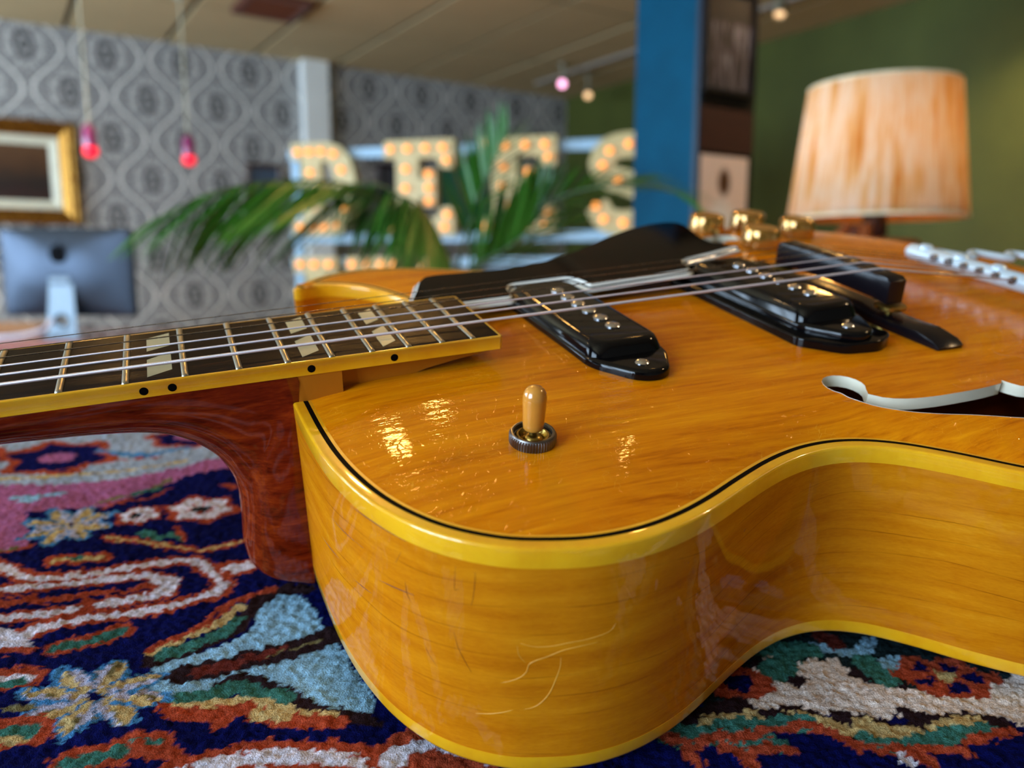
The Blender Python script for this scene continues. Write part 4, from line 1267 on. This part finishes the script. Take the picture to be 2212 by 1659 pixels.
gmk('inner_line', band([(6.7, .28), (5.4, .25)]), M['binding'], tb, frame='b')
zs = [-6.3, -20, -34, -48, -62, -78]
arc = np.concatenate([[0], np.cumsum(np.linalg.norm(np.diff(OUT, axis=0), axis=1))])
vf = loft([ring_at(0.05, z) for z in zs][::-1], False, False)
gmk('rim', vf, M['rim'], frame='b', uv=[(a / 1000, z / 1000) for z in zs[::-1] for a in arc])
gmk('back_binding', band([(1.0, -77.9), (0, -77.9), (0, -82.4), (.3, -83.5), (1.2, -84.3), (5.5, -84.9)]), M['binding'], frame='b', sharp=50)

# ---- arched plates
inner = offset(OUT, 6.5)
def fhole(sy):
    eye = [(202 + 8.4 * math.cos(a), -88 + 8.0 * math.sin(a)) for a in np.linspace(math.radians(-48), math.radians(222), 14)]
    inn = catmull([(205.5, -97.2), (209, -101.2), (217, -105), (228, -107.3), (240, -108.3), (254, -108.6), (266, -107.8)], 4)
    inn2 = catmull([(269, -105.6), (271.5, -112), (285, -117.5), (303, -126), (316, -134)], 4)
    low = [(324 + 9 * math.cos(a), -146 + 9 * math.sin(a)) for a in np.linspace(math.radians(130), math.radians(-140), 14)]
    out_ = catmull([(312, -152.5), (298, -149), (282, -144.5), (268, -140.5), (262, -139.5)], 4)
    out2 = catmull([(258.5, -142.5), (256, -136.5), (244, -129.5), (232, -123), (220, -117.2), (209, -110.6), (201, -103.8), (196.2, -96.5)], 4)
    P = np.concatenate([np.array(eye)[::-1], inn, inn2, np.array(low), out_, out2])
    P = P * [1, sy]
    return P if area2(P) > 0 else P[::-1]
fh1, fh2 = fhole(1), fhole(-1)
gx, gy = np.meshgrid(np.arange(4, 512, 4.0), np.arange(-204, 205, 4.0))
gpts = np.stack([gx.ravel(), gy.ravel()], 1)
gpts = gpts[inside(inner, gpts[:, 0], gpts[:, 1])]
bl = np.concatenate([inner, fh1, fh2])
dm = np.full(len(gpts), 1e9)
for q in bl: dm = np.minimum(dm, (gpts[:, 0] - q[0]) ** 2 + (gpts[:, 1] - q[1]) ** 2)
gpts = gpts[dm > 2.6 ** 2]
P2, T3 = triangulate([inner, fh1, fh2], gpts)
cc_ = P2[T3].mean(1)
T3 = T3[inside(inner, cc_[:, 0], cc_[:, 1])]
# membrane arch: solve a Poisson problem on the triangulation
A_, B_, C_ = (P2[T3[:, i]] for i in range(3))
def cot(p, q, r):
    a, b = q - p, r - p
    return np.clip((a * b).sum(1) / np.maximum(np.abs(a[:, 0] * b[:, 1] - a[:, 1] * b[:, 0]), 1e-9), -20, 20)
ei = np.concatenate([T3[:, [1, 2]], T3[:, [2, 0]], T3[:, [0, 1]]])
ew = np.concatenate([cot(A_, B_, C_), cot(B_, C_, A_), cot(C_, A_, B_)]) * .5
ew = np.maximum(ew, 1e-4)
nV = len(P2)
ar = np.abs((B_ - A_)[:, 0] * (C_ - A_)[:, 1] - (B_ - A_)[:, 1] * (C_ - A_)[:, 0]) / 6
rhs = np.bincount(T3.ravel(), np.repeat(ar, 3), nV)
dist_in = np.full(nV, 1e9)
for q in inner: dist_in = np.minimum(dist_in, (P2[:, 0] - q[0]) ** 2 + (P2[:, 1] - q[1]) ** 2)
free = dist_in > 0.01
def lap(x):
    d_ = (x[ei[:, 0]] - x[ei[:, 1]]) * ew
    return np.bincount(ei[:, 0], d_, nV) - np.bincount(ei[:, 1], d_, nV)
phi = np.zeros(nV); r_ = np.where(free, rhs, 0); p_ = r_.copy(); rs = r_ @ r_
for _ in range(700):
    Ap = np.where(free, lap(p_), 0); al = rs / max(p_ @ Ap, 1e-30)
    phi += al * p_; r_ -= al * Ap; rn = r_ @ r_
    if rn < 1e-10 * (rhs @ rhs): break
    p_ = r_ + rn / rs * p_; rs = rn
phi /= phi.max()
ARCH = 9.3
hgt = ARCH * (1 - np.exp(-4.0 * phi)) / (1 - math.exp(-4.0)) + 0.28
bvh = BVHTree.FromPolygons([Vector((p[0], p[1], h)) for p, h in zip(P2, hgt)], [tuple(int(i) for i in t) for t in T3])
def htop(x, y):
    h = bvh.ray_cast(Vector((x, y, 200)), Vector((0, 0, -1)))
    return h[0].z if h[0] is not None else 0.0
cc_ = P2[T3].mean(1)
keep = ~(inside(fh1, cc_[:, 0], cc_[:, 1]) | inside(fh2, cc_[:, 0], cc_[:, 1]))
top_v = np.stack([P2[:, 0], P2[:, 1], hgt], 1)
gmk('body_top', (top_v, T3[keep]), M['top'], frame='b', sharp=None)
bk = np.stack([P2[:, 0] + SHEAR, P2[:, 1], -84.9 - .62 * (hgt - .28)], 1)
gmk('body_back', (bk, T3[:, ::-1]), M['rim'], frame='b', sharp=None, uv=P2 / 1000)
for fh in (fh1, fh2):
    inn = offset(fh, -.03)
    hh = np.array([htop(*p) for p in fh]); h2 = np.array([htop(*p) for p in inn])
    rings = [np.stack([inn[:, 0], inn[:, 1], h2 + .05], 1), np.stack([fh[:, 0], fh[:, 1], hh + .12], 1), np.stack([fh[:, 0], fh[:, 1], hh - 4.6], 1), np.stack([inn[:, 0], inn[:, 1], h2 - 4.6], 1)]
    gmk('f_hole_binding', loft(rings, False, False), M['ivory'], frame='b', sharp=40)

# ---- neck with heel
sil = [(0, -17, 0, 21.4), (60, -18, 60, 22.4), (150, -19.5, 150, 23.7), (230, -21, 230, 24.9), (253, -21.6, 253, 25.3), (267, -22.5, 267, 25.5), (281, -23.6, 281, 25.7), (295, -25.6, 296, 25.9), (304, -28.4, 306, 26.0), (313, -34, 317, 26.2), (320, -42, 328, 26.3), (324.6, -52, 340, 26.5), (325.6, -57, 350.5, 26.6)]
heel = [(326.2, -62, -14, 26.4), (326.0, -75, -42, 24.4), (325.4, -86, -66, 21.6), (327, -96, -86, 19), (331, -101.5, -95, 17.6), (336, -104, -100, 16.8), (345, -105.3, -104.5, 16)]
SIL = [(x, z, xi, -5.2, w) for x, z, xi, w in sil] + [(x, z, 350.5, zi, w) for x, z, zi, w in heel]
ctrl = catmull([np.array(s_) for s_ in SIL], 3.5)
NT = 9
rings = []
for x, z, xi, zi, w in ctrl:
    half = []
    for k in range(NT):
        t = 1 - math.cos(math.pi / 2 * k / (NT - 1))
        y = w * (1 - (1 - t) ** 2.3) ** (1 / 2.3)
        half.append((x + (xi - x) * t, y, z + (zi - z) * t))
    rings.append([(p[0], -p[1], p[2]) for p in half[::-1]] + half[1:])
V, F = loft(rings, True, True, closed=False)
gmk('neck', (V, [f[::-1] for f in F]), M['mahogany'], sharp=None)
M['block'] = plain('amber_neck_block', (178, 104, 14), rough=0.4, coat=0.8)
nb_ = gmk('neck_block', prism([(348.2, -26.3), (366.8, -26.6), (366.8, 26.6), (348.2, 26.3)], -17, -5.2, 0), M['block'], smooth=False)
ton = [(366.8, -5.2), (366.8, -19), (378, -19), (386, -15.8), (392, -13.4), (400, -11.3), (412, -9.4), (424, -8.0), (430, -6.4), (430, -5.2)]
V, F = prism(ton, -22.5, 22.5, 0)
gmk('fingerboard_support', ([(p[0], p[2], p[1]) for p in V], [f[::-1] for f in F]), M['block'], sharp=25)
# headstock, nut
hsv, hsf = prism(roundpoly([(-1, -21), (-30, -34), (-95, -38), (-165, -33), (-185, -28), (-178, -8), (-186, 0), (-178, 8), (-185, 28), (-165, 33), (-95, 38), (-30, 34), (-1, 21)], 8), -14, 0, 1.5)
hsv = [(p[0] * math.cos(.26) , p[1], p[2] - 4 + p[0] * math.sin(.26)) for p in hsv]
hs_ = gmk('headstock', (hsv, hsf), M['black_plastic'])
for i in range(6):
    hx, hy = -45 - 40 * (i % 3), 26 if i < 3 else -26
    gmk('tuner_post', mv(lathe([(3.2, -4), (3.2, 6), (2.4, 7), (3, 10), (.1, 10.4)], 12), (hx * math.cos(.26), hy, hx * math.sin(.26) - 3)), M['chrome'], hs_)
gmk('nut', prism([(-4, -21.2), (0, -21.2), (0, 21.2), (-4, 21.2)], -5.2, 1.4, .6), M['ivory'])

# ---- fingerboard
def hw(x): return 21.45 + 4.75 * x / 314
XE = 430.6
fb = gmk('fingerboard', prism([(0, -hw(0) + 1.4), (XE - 1.4, -hw(XE) + 1.4), (XE - 1.4, hw(XE) - 1.4), (0, hw(0) - 1.4)], -5.2, 0, 0), M['rosewood'], smooth=False)
bo = [(0, -hw(0)), (XE - 1.5, -hw(XE)), (XE, -hw(XE) + 1.5), (XE, hw(XE) - 1.5), (XE - 1.5, hw(XE)), (0, hw(0))]
bi = [(0, -hw(0) + 1.4), (XE - 1.4, -hw(XE) + 1.4), (XE - 1.4, -hw(XE) + 1.4), (XE - 1.4, hw(XE) - 1.4), (XE - 1.4, hw(XE) - 1.4), (0, hw(0) - 1.4)]
ringsb = []
def mix2(a, b, t): return [(p[0] + (q[0] - p[0]) * t, p[1] + (q[1] - p[1]) * t) for p, q in zip(a, b)]
for pl, z in ((mix2(bo, bi, .5), -5.35), (bo, -5.2), (bo, -.5), (mix2(bo, bi, .12), -.15), (mix2(bo, bi, .4), .04), (bi, .04), (bi, -.3)):
    ringsb.append([(x, y, z) for x, y in pl])
fbb = gmk('fingerboard_binding', loft(ringsb, False, False, closed=False), M['binding'], fb, sharp=45)
def fretx(n): return 628 * (1 - 2 ** (-n / 12))
for n in range(1, 20):
    x = fretx(n); w = hw(x) - 1.2
    prof = [(-1.15, -.1), (-1.1, .35), (-.6, .85), (0, 1.0), (.6, .85), (1.1, .35), (1.15, -.1)]
    rings = []
    for y, sc_ in ((-w, .55), (-w + .25, .8), (-w + .9, 1.0), (w - .9, 1.0), (w - .25, .8), (w, .55)):
        rings.append([(x + a, y, max(b * sc_, -.1)) for a, b in prof])
    gmk('fret', loft(rings), M['fretwire'], fb, sharp=None)
for n in (1, 3, 5, 7, 9, 12, 15, 17):
    x0 = fretx(n) - (fretx(n) - fretx(n - 1)) * .64; x1 = fretx(n) - (fretx(n) - fretx(n - 1)) * .21; w = hw((x0 + x1) / 2)
    for q in (((x0, .70), (x1, .85), (x1, .31), (x0, .16)), ((x0, -.17), (x1, .03), (x1, -.64), (x0, -.81))):
        gmk('inlay', prism([(a, b * w) for a, b in q], -.05, .05, 0), M['pearl'], fb, smooth=False)
for x in (300.5, 309.4, 356.0, 386.6, 243.4, 197.0, 145.0):
    d_ = lathe([(1.45, 0), (1.45, .1), (.01, .1)], 16)
    V = [(x + p[0], -hw(x) - p[2] + .03, -2.9 + p[1]) for p in d_[0]]
    gmk('side_dot', (V, d_[1]), M['black_line'], fbb)

# ---- pickups
def p90(cx, zbase, zcov, ztop, label, spacer):
    pk = empty('pickup'); pk.parent = root
    pk.location = gp((cx, 0, zbase)); pk['label'] = label
    def pm(name, vf, mat, **kw):
        V = (np.array(vf[0], float) - np.array([cx, 0, zbase])) / 1000
        return mk(name, (V, vf[1]), mat, pk, **kw)
    rings = []
    H = ztop - zcov
    for hx, hy, r, z in ((18.0, 46.5, 7, zcov), (17.8, 46.1, 7, zcov + 1.2), (17.0, 45.0, 7, zcov + H * .45), (15.8, 43.4, 7, ztop - 2.0), (15.3, 42.8, 7, ztop - 1.1), (14.5, 41.9, 6.6, ztop - .45), (13.4, 40.8, 6, ztop - .1), (12.4, 39.8, 5.4, ztop)):
        rings.append([(cx + x, y, z) for x, y in rrect(hx, hy, r, 5)])
    cov = pm('cover', loft(rings), M['black_plastic'], sharp=60)
    ear = roundpoly([(cx - 18, -44), (cx - 7, -60), (cx - 2, -63), (cx + 4, -63), (cx + 9, -60), (cx + 18, -44), (cx + 18, 44), (cx + 9, 60), (cx + 4, 63), (cx - 2, 63), (cx - 7, 60), (cx - 18, 44)], 6, 4)
    pm('ear_plate', prism(ear, zcov - .3, zcov + 3.8, 2.2, 5), M['black_plastic'], sharp=45)
    if spacer:
        sp = roundpoly([(cx - 24, -44), (cx - 24, -50), (cx - 10, -64), (cx + 8, -66), (cx + 20, -60), (cx + 22, -44), (cx + 22, 44), (cx + 20, 60), (cx + 8, 66), (cx - 10, 64), (cx - 24, 50)], 4, 4)
        pm('spacer', prism(sp, zbase, zcov, .8, 3), M['black_plastic'], sharp=45)
    for k in range(6):
        y = -26 + 10.4 * k
        pp = pm('pole_screw', mv(lathe([(3.3, -.6), (3.3, .4), (2.7, 1.05), (1.5, 1.45), (.05, 1.55)], 16), (cx + 2, y, ztop)), M['chrome'])
    for y in (-54, 54):
        pm('mounting_screw', mv(lathe([(3.0, -.6), (3.0, .3), (2.3, 1.0), (1.2, 1.35), (.05, 1.4)], 16), (cx - .5, y, zcov + 3.8)), M['chrome'])
    return pk
p90(479.0, -12.6, -12.2, -2.9, 'neck pickup', False)
p90(584.6, -19.2, -10.8, -0.6, 'bridge pickup on a spacer', True)

# ---- strings
sx, saddle_z = 627.5, (7.0, 7.5, 7.8, 7.8, 7.5, 7.0)
SR = [.62, .48, .37, .26, .19, .15]
wound = make_string('wound_nickel_string', (232, 224, 232), 0.0003)
wound2 = make_string('fine_wound_string', (226, 216, 224), 0.00022)
plain_s = metal('plain_steel_string', (150, 140, 132), 0.2)
for i in range(6):
    yn, yb = -17.6 + 7.04 * i, -26 + 10.4 * i
    path = [(-2, yn, 1.5 + SR[i]), (sx, yb, saddle_z[i] + SR[i] * .4), (sx + 2, yb, saddle_z[i]), (731, yb * .97, -9.4)]
    P = [np.array(path[0]) + (np.array(path[1]) - np.array(path[0])) * t for t in np.linspace(0, 1, 40)] + [np.array(path[2]), np.array(path[3])]
    gmk('string', tube(P, SR[i], 8), wound if i == 0 else (wound2 if i < 3 else plain_s), sharp=None)

# ---- bridge
M['ebony'] = make_gloss_black('satin_ebony', (16, 12, 16), 0.3)
br = empty('bridge'); br.parent = root; br.location = gp((sx, 0, -19)); br['label'] = 'dark ebony bridge on brass wheels'
def bm_(name, vf, mat, **kw):
    return mk(name, ((np.array(vf[0], float) - np.array([sx, 0, -19])) / 1000, vf[1]), mat, br, **kw)
sad = [(-39, -6.6), (-39, 4.6), (-36.5, 6.3), (-30, 6.5), (-20, 7.0), (0, 7.5), (20, 7.0), (30, 6.5), (36.5, 6.3), (39, 4.6), (39, -6.6), (30, -5.6), (0, -4.6), (-30, -5.6)]
V, F = prism(sad, -5.5, 5.5, 1.0, 2, both=True)
bm_('saddle', ([(sx + p[2], p[0], p[1]) for p in V], F), M['ebony'], sharp=35)
zf = [b2g((sx - X14, y, htop(sx - X14, y)))[2] for y in (-72, -40, 0, 40, 72)]
base = [(-73, zf[0] - .6), (-73.5, zf[0] + 1.5), (-70, zf[0] + 3.6), (-60, zf[0] + 5.6), (-48, -12.2), (-34, -11.8), (-22, -10), (22, -10), (34, -11.8), (48, -12.2), (60, zf[4] + 5.6), (70, zf[4] + 3.6), (73.5, zf[4] + 1.5), (73, zf[4] - .6), (40, zf[3] - .8), (0, zf[2] - .8), (-40, zf[1] - .8)]
V, F = prism(base, -8, 8, 1.2, 2, both=True)
bm_('base', ([(sx + p[2], p[0], p[1]) for p in V], F), M['ebony'], sharp=35)
wheel = []
nk = 40
for r, z in ((2, -9.4), (6.4, -9.4), (7.1, -9.0), (7.1, -7.4), (6.4, -7.0), (2, -7.0)):
    wheel.append([((r + (.25 if (j % 2 and r > 7) else 0)) * math.cos(2 * math.pi * j / nk), (r + (.25 if (j % 2 and r > 7) else 0)) * math.sin(2 * math.pi * j / nk), z) for j in range(nk)])
for y in (-37, 37):
    bm_('thumbwheel', mv(loft(wheel), (sx, y, 0)), M['brass'])
    bm_('post', mv(lathe([(1.6, -13.5), (1.6, -3)], 12), (sx, y, 0)), M['brass'])

# ---- tailpiece
M['tailmetal'] = plain('sky_tinted_nickel', (206, 226, 240), rough=0.3, metal=0.35, coat=0.4)  # pale blue puts the reflected window light into the base colour
tx, tz = 735.0, -11.0
tp = empty('tailpiece'); tp.parent = root; tp.location = gp((tx, 0, tz)); tp['label'] = 'bright nickel trapeze tailpiece'
def tm(name, vf, mat, **kw):
    return mk(name, ((np.array(vf[0], float) - np.array([tx, 0, tz])) / 1000, vf[1]), mat, tp, **kw)
prof = [(0.3, -49), (2.8, -48.3), (4.4, -46.5), (5.0, -44), (5.0, 44), (4.4, 46.5), (2.8, 48.3), (.3, 49)]
tm('crossbar', mv(lathe(prof, 20, axis='y'), (tx, 0, tz)), M['tailmetal'])
for k in range(6):
    y = (-26 + 10.4 * k) * .97
    tm('string_anchor', mv(lathe([(2.1, -6.6), (2.1, -3), (1.6, -3)], 12, axis='x'), (tx, y, tz + 1.4)), M['dark_steel'])
for y in (-36, -12, 12, 36):
    tm('rivet', mv(lathe([(4.2, 3.6), (4.0, 5.4), (2.8, 6.4), (.1, 6.8)], 14), (tx, y, tz)), M['tailmetal'])
for sgn in (-1, 1):
    zz = []
    for k in range(9):
        t = k / 8
        zz.append((tx + 4 + 108 * t, sgn * ((40 - 24 * t) + (7 if k % 2 else -7)), tz - 1 - 6 * t))
    tm('zigzag_rod', tube(catmull(zz, 3), 2.4, 8), M['tailmetal'])
te = b2g((514, 0, 0))
tm('hinge_plate', prism(roundpoly([(tx + 108, -20), (te[0] + 2, -20), (te[0] + 2, 20), (tx + 108, 20)], 5), tz - 11, tz - 6, .8), M['tailmetal'])
tm('end_plate', prism(roundpoly([(te[0] + 1.5, -18), (te[0] + 4.0, -18), (te[0] + 4.0, 18), (te[0] + 1.5, 18)], 1), tz - 56, tz - 6, .5), M['tailmetal'])

# ---- pickguard
def make_guard():
    m = Mat('dark_tortoise_celluloid', lin(12, 8, 6), rough=0.05, ior=1.1)
    n = m.noise(m.coord('Object'), 30, 3)
    m.color(m.ramp(n, [(0.4, lin(9, 7, 6)), (0.75, lin(26, 12, 7))]))
    return m.mat
PG = [(405, 31), (420, 30.2), (446, 29.2), (459, 28.6), (462.5, 31), (464.5, 42), (467, 46.5), (496, 45.5), (498.2, 40), (499.5, 30), (502, 28.8), (540, 30), (561, 31), (565, 34), (567, 44), (570, 48), (592, 53), (606, 57), (616, 59), (611, 66), (607, 76), (609, 88), (614, 103), (618, 117), (617, 126), (610, 131), (597, 131), (577, 125), (553, 112), (524, 93), (498, 81), (473, 77.5), (453, 79.5), (438, 82), (430, 81), (424, 73), (418, 58), (411, 43)]
PGr = np.array(roundpoly(PG, 3, 3))
if area2(PGr) < 0: PGr = PGr[::-1]
def pgz(x, y): return -4.5 + .025 * (x - 460) 
def guard_ring(d, dz):
    P = offset(PGr, d)
    return [(x, y, pgz(x, y) + dz) for x, y in P]
P, T = triangulate([offset(PGr, 3.2)])
c = P[T].mean(1); T = T[inside(offset(PGr, 3.2), c[:, 0], c[:, 1])]
n0 = len(P)
pv = [(x, y, pgz(x, y)) for x, y in P] + [(x, y, pgz(x, y) - 2.6) for x, y in P]
guard = gmk('pickguard', (pv, [tuple(t) for t in T] + [tuple(t[::-1] + n0) for t in T]), make_guard(), smooth=False)
M['white_line'] = plain('white_plastic_line', (232, 232, 226), rough=0.25, coat=0.6)
gmk('white_edge', loft([guard_ring(1.0, -3.4), guard_ring(0, -3.2), guard_ring(0, -2.9), guard_ring(1.3, -1.75)], False, False), M['white_line'], guard, sharp=50)
gmk('black_edge_line', loft([guard_ring(1.25, -1.8), guard_ring(2.0, -1.15)], False, False), M['black_line'], guard, sharp=50)
gmk('white_edge', loft([guard_ring(2.0, -1.15), guard_ring(3.1, -.12), guard_ring(3.3, 0.0)], False, False), M['white_line'], guard, sharp=50)
gb = b2g((200, 118, htop(190, 105)))
gmk('bracket', join(box(538, 546, 92, 97, -22, -6), box(538, 546, 70, 97, -8.5, -6.6)), M['brass'], guard, smooth=False)

# ---- knobs
def make_gold():
    m = Mat('gold_knob_plastic', lin(196, 146, 50), rough=0.16, metal=0.75, coat=1.0)
    n = m.noise(m.coord('Object'), 60, 2)
    m.color(m.ramp(n, [(0.3, lin(150, 98, 22)), (0.7, lin(226, 182, 92))]))
    return m.mat
gold = make_gold()
for kx, ky in ((363, 172), (379, 138), (326, 113), (323, 168)):
    hz_ = htop(kx, ky)
    kn = empty('knob'); kn.parent = root; kn.location = gp(b2g((kx, ky, hz_))); kn['label'] = 'gold barrel knob'
    kn.rotation_euler = (0, math.atan(-BK), 0)
    nk = 48
    rings = []
    for r, z, kd in ((12.3, .4, 0), (12.6, 1.2, .25), (12.2, 7, .3), (11.9, 12, .3), (11.4, 13.2, 0), (9.6, 13.8, 0), (9.2, 13.2, 0), (.2, 13.0, 0)):
        rings.append([((r + (kd if j % 2 else 0)) * math.cos(2 * math.pi * j / nk) / 1000, (r + (kd if j % 2 else 0)) * math.sin(2 * math.pi * j / nk) / 1000, z / 1000) for j in range(nk)])
    mk('barrel', loft(rings), gold, kn, sharp=50)
    mk('cap', lathe([(.0092, .0131), (.0090, .0137), (.004, .0140), (.0001, .0141)], 24), M['amber_plastic'], kn)

# ---- selector switch
wx, wy = 66.5, -90.0
hz_ = htop(wx, wy)
sw = empty('selector_switch'); sw.parent = root; sw.location = gp(b2g((wx, wy, hz_))); sw['label'] = 'selector switch with amber tip and knurled ring'
e_ = 2.0
nrm = Vector((-(htop(wx + e_, wy) - htop(wx - e_, wy)) / (2 * e_), -(htop(wx, wy + e_) - htop(wx, wy - e_)) / (2 * e_), 1)).normalized()
ng = Vector(tuple(BX * nrm.x + np.array([0, 1, 0]) * nrm.y + BN * nrm.z))
sw.rotation_mode = 'QUATERNION'; sw.rotation_quaternion = ng.to_track_quat('Z', 'Y')
nk = 208
rings = []
for r, z, kd in ((7.2, -.6, 0), (7.5, -.1, .0), (7.45, .5, .36), (7.45, 3.0, .36), (7.45, 3.5, 0), (7.2, 3.9, 0), (6.7, 4.0, 0), (6.35, 3.8, 0), (6.25, 2.2, 0), (5.4, 1.9, 0)):
    rings.append([((r + (kd if (j % 4) in (1, 2) else 0)) / 1000 * math.cos(2 * math.pi * j / nk), (r + (kd if (j % 4) in (1, 2) else 0)) / 1000 * math.sin(2 * math.pi * j / nk), z / 1000) for j in range(nk)])
mk('knurled_ring', loft(rings, False, False), M['dark_steel'], sw, sharp=30)
S = lambda pr: [(r / 1000, z / 1000) for r, z in pr]
mk('bushing', lathe(S([(6.2, .6), (5.9, 2.3), (5.3, 2.9), (4.7, 2.9), (4.3, 2.2), (3.6, .9), (.1, .7)]), 40, cap0=False), M['brass'], sw, sharp=30)
mk('ball', lathe(S([(3.3, .6), (3.2, 1.4), (2.7, 2.3), (1.9, 2.8), (1.3, 3.0), (1.2, 3.6), (1.5, 3.8), (1.5, 4.3), (1.1, 4.6), (1.1, 6)]), 28), M['brass'], sw)
mk('switch_tip', lathe(S([(.1, 4.75), (2.2, 4.8), (3.1, 5.0), (3.4, 5.4), (3.5, 6.2), (3.72, 11), (3.92, 15.6), (3.9, 16.6), (3.65, 17.8), (3.1, 18.9), (2.3, 19.7), (1.2, 20.2), (.05, 20.35)]), 40), M['amber_plastic'], sw)

# ---- fine scratches and mineral streaks in the side (each a thin raised line on the lacquer)
M['scratch_light'] = plain('pale_scratch', (236, 176, 70), rough=0.4)
M['scratch_dark'] = plain('dark_streak', (104, 44, 6), rough=0.5)
for w_, dk_, P_ in [(0.16,0,[[385.8,-133.8,-65.4],[388.6,-135.5,-64.0],[391.1,-136.7,-62.4],[392.7,-137.4,-60.1],[393.1,-137.6,-57.7],[394.5,-138.1,-56.5],[398.1,-139.3,-55.0],[402.2,-140.7,-53.0],[406.9,-141.9,-52.1],[412.5,-142.9,-51.6]]),(0.15,0,[[390.8,-136.7,-49.8],[394.3,-138.1,-51.0],[399.0,-139.7,-51.1],[404.1,-141.2,-50.3],[411.2,-142.7,-49.6],[416.4,-143.2,-48.3],[417.9,-143.3,-46.0]]),(0.15,0,[[379.8,-129.3,-79.3],[383.5,-132.1,-78.2],[386.9,-134.3,-76.8],[389.3,-135.7,-75.5]]),(0.16,0,[[391.1,-136.5,-75.4],[393.9,-137.7,-74.8],[396.5,-138.7,-73.1],[399.1,-139.6,-69.2],[400.7,-140.1,-64.2],[401.9,-140.5,-58.8],[401.9,-140.6,-55.6]]),(0.1,0,[[389.9,-136.2,-49.8],[390.4,-136.5,-54.0],[392.2,-137.2,-57.0]]),(0.1,1,[[379.6,-130.2,-26.2],[379.5,-130.1,-29.5],[379.2,-129.7,-34.5],[378.7,-129.3,-38.1]]),(0.1,1,[[375.2,-126.5,-25.6],[375.0,-126.2,-30.0],[375.0,-126.2,-33.9],[376.0,-127.1,-33.3]]),(0.1,1,[[364.4,-112.6,-37.7],[364.7,-113.0,-42.1],[365.6,-114.2,-44.5]]),(0.1,1,[[363.8,-112.0,-27.6],[362.9,-110.1,-31.6],[362.0,-108.2,-35.4]]),(0.1,1,[[368.0,-117.3,-57.9],[369.0,-118.6,-61.5],[370.8,-120.8,-65.1]]),(0.1,1,[[374.7,-125.5,-49.3],[375.6,-126.2,-54.7],[377.2,-127.6,-59.4],[378.7,-128.8,-63.1]]),(0.22,1,[[359.4,-102.1,-43.4],[361.5,-107.0,-42.5],[363.8,-111.3,-41.8],[366.3,-115.5,-41.2]]),(0.24,1,[[354.5,-88.3,-23.5],[357.8,-99.5,-22.5],[360.9,-106.8,-22.5],[365.0,-114.2,-22.9]]),(0.2,1,[[351.6,-71.8,-38.1],[353.5,-82.6,-37.1],[356.5,-94.5,-35.9]]),(0.2,1,[[350.3,-51.2,-57.6],[351.4,-66.7,-54.2],[353.4,-80.3,-51.7]]),(0.18,1,[[354.7,-86.1,-53.5],[356.1,-91.7,-52.6],[357.6,-96.7,-51.8]]),(0.28,1,[[443.4,-140.1,-34.6],[443.9,-139.9,-34.2]]),(0.28,1,[[473.5,-128.8,-38.4],[474.4,-128.4,-37.6]])]:
    P_ = catmull([np.array(p) for p in P_], 1.0) if len(P_) > 2 else np.array(P_)
    gmk('streak' if dk_ else 'scratch', tube(P_, w_ * (np.sin(np.linspace(.12, math.pi - .12, len(P_))) ** .5) * .8, 5), M['scratch_dark' if dk_ else 'scratch_light'], sharp=None)
